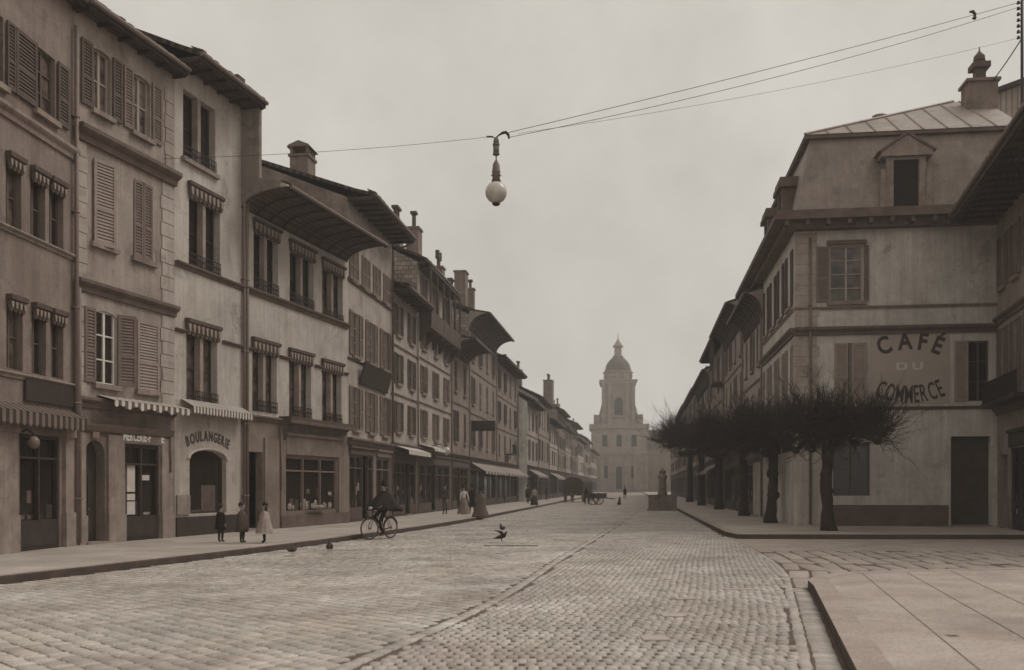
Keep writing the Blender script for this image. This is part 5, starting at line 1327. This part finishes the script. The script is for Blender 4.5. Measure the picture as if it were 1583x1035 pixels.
# ------------------------------------------------------------------ horse-drawn wagon, dog, fountain
def spoked(c, Rr, root, name='wheel'):
    m = MB(); N = 20; m.tube([Vector((0,Rr*math.cos(2*math.pi*i/N),Rr*math.sin(2*math.pi*i/N))) for i in range(N+1)],.045,6,cap=False)
    for i in range(10): a = 2*math.pi*i/10; m.tube([(0,0,0),(0,Rr*math.cos(a),Rr*math.sin(a))],.025,4)
    m.tube([(-.09,0,0),(.09,0,0)],.09,8); m.build(name,WOODM,root,False,c)
wp_ = gp(893,775.5); wg = empty('wagon',(wp_.x,wp_.y,0),R(-20),label='high dark covered wagon standing at the left kerb far up the street',cat='wagon')
m = MB(); m.box(-1.15,1.15,-2.2,2.2,.75,1.0); m.build('bed',WOODM,wg)
m = MB(); N = 10; pr = [(1.2*math.cos(math.pi*i/N),2.1+.75*math.sin(math.pi*i/N)) for i in range(N+1)]+[(-1.15,1.0),(1.15,1.0)]
m.prism_xz(pr,-2.1,2.0); 
for q in range(5): m.prism_xz([(x*1.02,.0+z*1.005) for x,z in pr],-2.0+q*.95,-1.93+q*.95)
m.build('cover',mat('tarpaulin',.10,.065,1.2,.9,.3,6),wg)
for y,r_ in ((-1.4,.48),(1.4,.6)):
    for x in (-1.05,1.05): spoked((x,y,r_),r_,wg)
m = MB(); m.tube([(-.5,-2.2,.8),(-.45,-4.6,1.0)],.05,6); m.tube([(.5,-2.2,.8),(.45,-4.6,1.0)],.05,6); m.build('shafts',WOODM,wg)
def horse(px, py, rz, label):
    p = gp(px,py); root = empty('horse',(p.x,p.y,0),rz,label=label,cat='horse')
    N = [(0,0,1.2,.29),(0,-.45,1.18,.28),(0,-.7,1.28,.23),(0,-.92,1.55,.15),(0,-1.08,1.78,.12),(0,-1.25,1.7,.1),(0,-1.45,1.52,.07),(0,.5,1.22,.27),(0,.75,1.25,.2),(0,.9,1.2,.07),(0,1.0,.8,.06),(0,1.0,.55,.03)]
    E = [(0,1),(1,2),(2,3),(3,4),(4,5),(5,6),(0,7),(7,8),(8,9),(9,10),(10,11)]
    for sd in (-1,1):
        i = len(N); N += [(sd*.06,-1.05,1.92,.025)]; E += [(4,i)]
        i = len(N); N += [(sd*.15,-.6,.95,.12),(sd*.15,-.62,.55,.065),(sd*.15,-.6+sd*.05,.15,.045),(sd*.15,-.66+sd*.05,.05,.06)]; E += [(1,i),(i,i+1),(i+1,i+2),(i+2,i+3)]
        i = len(N); N += [(sd*.16,.58,.95,.14),(sd*.16,.52,.72,.09),(sd*.16,.78,.5,.06),(sd*.16,.74,.14,.045),(sd*.16,.68,.05,.06)]; E += [(7,i),(i,i+1),(i+1,i+2),(i+2,i+3),(i+3,i+4)]
    vs,fs = skin_mesh(N,E); m = MB(); m.add(vs,fs); m.build('body',mat('horse_coat',.045,.028,3,.6),root,True)
    m = MB(); m.prism_dz([(1.18,1.86),(1.05,1.9),(.7,1.5),(.85,1.45)],-.03,.03); m.build('mane',HAIR,root)
    m = MB(); m.lathe([(.24,0),(.3,.06),(.24,.12)],(0,-.78,1.2),16,sy=1.2); m.build('collar',WOODD,root)
horse(907,779,R(-8),'dark horse harnessed beside the covered wagon facing down the street')
cr = gp(921,779.5); ct_ = empty('handcart',(cr.x,cr.y,0),R(60),label='small two wheeled cart with spoked wheels right of the horse',cat='cart')
m = MB(); m.box(-.6,.6,-.9,.9,.62,.72); m.box(-.6,-.55,-.9,.9,.72,1.1); m.box(.55,.6,-.9,.9,.72,1.1); m.box(-.55,.55,-.9,-.85,.72,1.1); m.box(-.55,.55,.85,.9,.72,1.1); m.build('tray',WOODM,ct_)
for x in (-.68,.68): spoked((x,0,.55),.55,ct_)
m = MB(); m.tube([(-.4,-.9,.67),(-.35,-2,.55)],.035,6); m.tube([(.4,-.9,.67),(.35,-2,.55)],.035,6); m.build('shafts',WOODM,ct_)
dp = gp(957.5,780.5); dg = empty('dog',(dp.x,dp.y,0),R(15),label='small dark dog sitting in the middle of the road',cat='dog')
N = [(0,.12,.16,.13),(0,.02,.38,.13),(0,-.06,.55,.085),(0,-.12,.66,.09),(0,-.25,.63,.045),(0,.28,.06,.04),(0,.42,.08,.025)]; E = [(0,1),(1,2),(2,3),(3,4),(0,5),(5,6)]
for sd in (-1,1):
    i = len(N); N += [(sd*.08,-.08,.25,.05),(sd*.08,-.1,.05,.035),(sd*.08,-.16,.03,.035),(sd*.14,.1,.12,.08),(sd*.14,-.04,.04,.04),(sd*.07,-.08,.78,.025)]; E += [(1,i),(i,i+1),(i+1,i+2),(0,i+3),(i+3,i+4),(3,i+5)]
vs,fs = skin_mesh(N,E); m = MB(); m.add(vs,fs); m.build('body',CL_DARK,dg,True)

fp = gp(1024,788.5); fo_ = empty('fountain',(fp.x,fp.y,0),R(-8),label='low stone fountain basin with a central pillar at the end of the right kerb',cat='fountain')
sc = fp.y/FPX; W_ = 43*sc/2; Hh = 24*sc
m = MB(); m.box(-W_-.1,W_+.1,-1.2,1.2,-.05,.14); m.box(-W_,W_,.9,1.1,.14,Hh); m.box(-W_,W_,-1.1,-.9,.14,Hh); m.box(-W_,-W_+.2,-.9,.9,.14,Hh); m.box(W_-.2,W_,-.9,.9,.14,Hh); m.box(-W_-.06,W_+.06,1.1,1.16,Hh-.14,Hh); m.build('basin',STONE,fo_)
m = MB(); m.box(-W_+.2,W_-.2,-.9,.9,Hh-.2,Hh-.15); m.build('basin_water',GLASS,fo_)
m = MB(); m.lathe([(.36,.1),(.36,1.3),(.3,1.4),(.28,2.3),(.36,2.4),(.36,2.55),(.22,2.7),(.26,2.9),(.05,3.15)],n=12); m.tube([(0,-.3,1.75),(0,-.8,1.7)],.03,6); m.build('pillar',STONE,fo_)

# ------------------------------------------------------------------ haze: the grey air that pales the far end of the street
hz = MB(); hz.box(-140,170,-360,20,-1.09,54); hz.v = [(x,y,z) for x,y,z in hz.v]
hm = bpy.data.materials.new('haze_air'); hm.use_nodes = True; n_ = hm.node_tree.nodes; n_.remove(n_['Principled BSDF'])
pv = n_.new('ShaderNodeVolumePrincipled'); pv.inputs['Color'].default_value = (.97,.95,.92,1); pv.inputs['Density'].default_value = .0013
hm.node_tree.links.new(pv.outputs[0],n_['Material Output'].inputs['Volume'])
hzo = hz.build('haze',hm); tag(hzo,kind='stuff')
for o in bpy.data.objects:
    if '_s' in o: del o['_s']
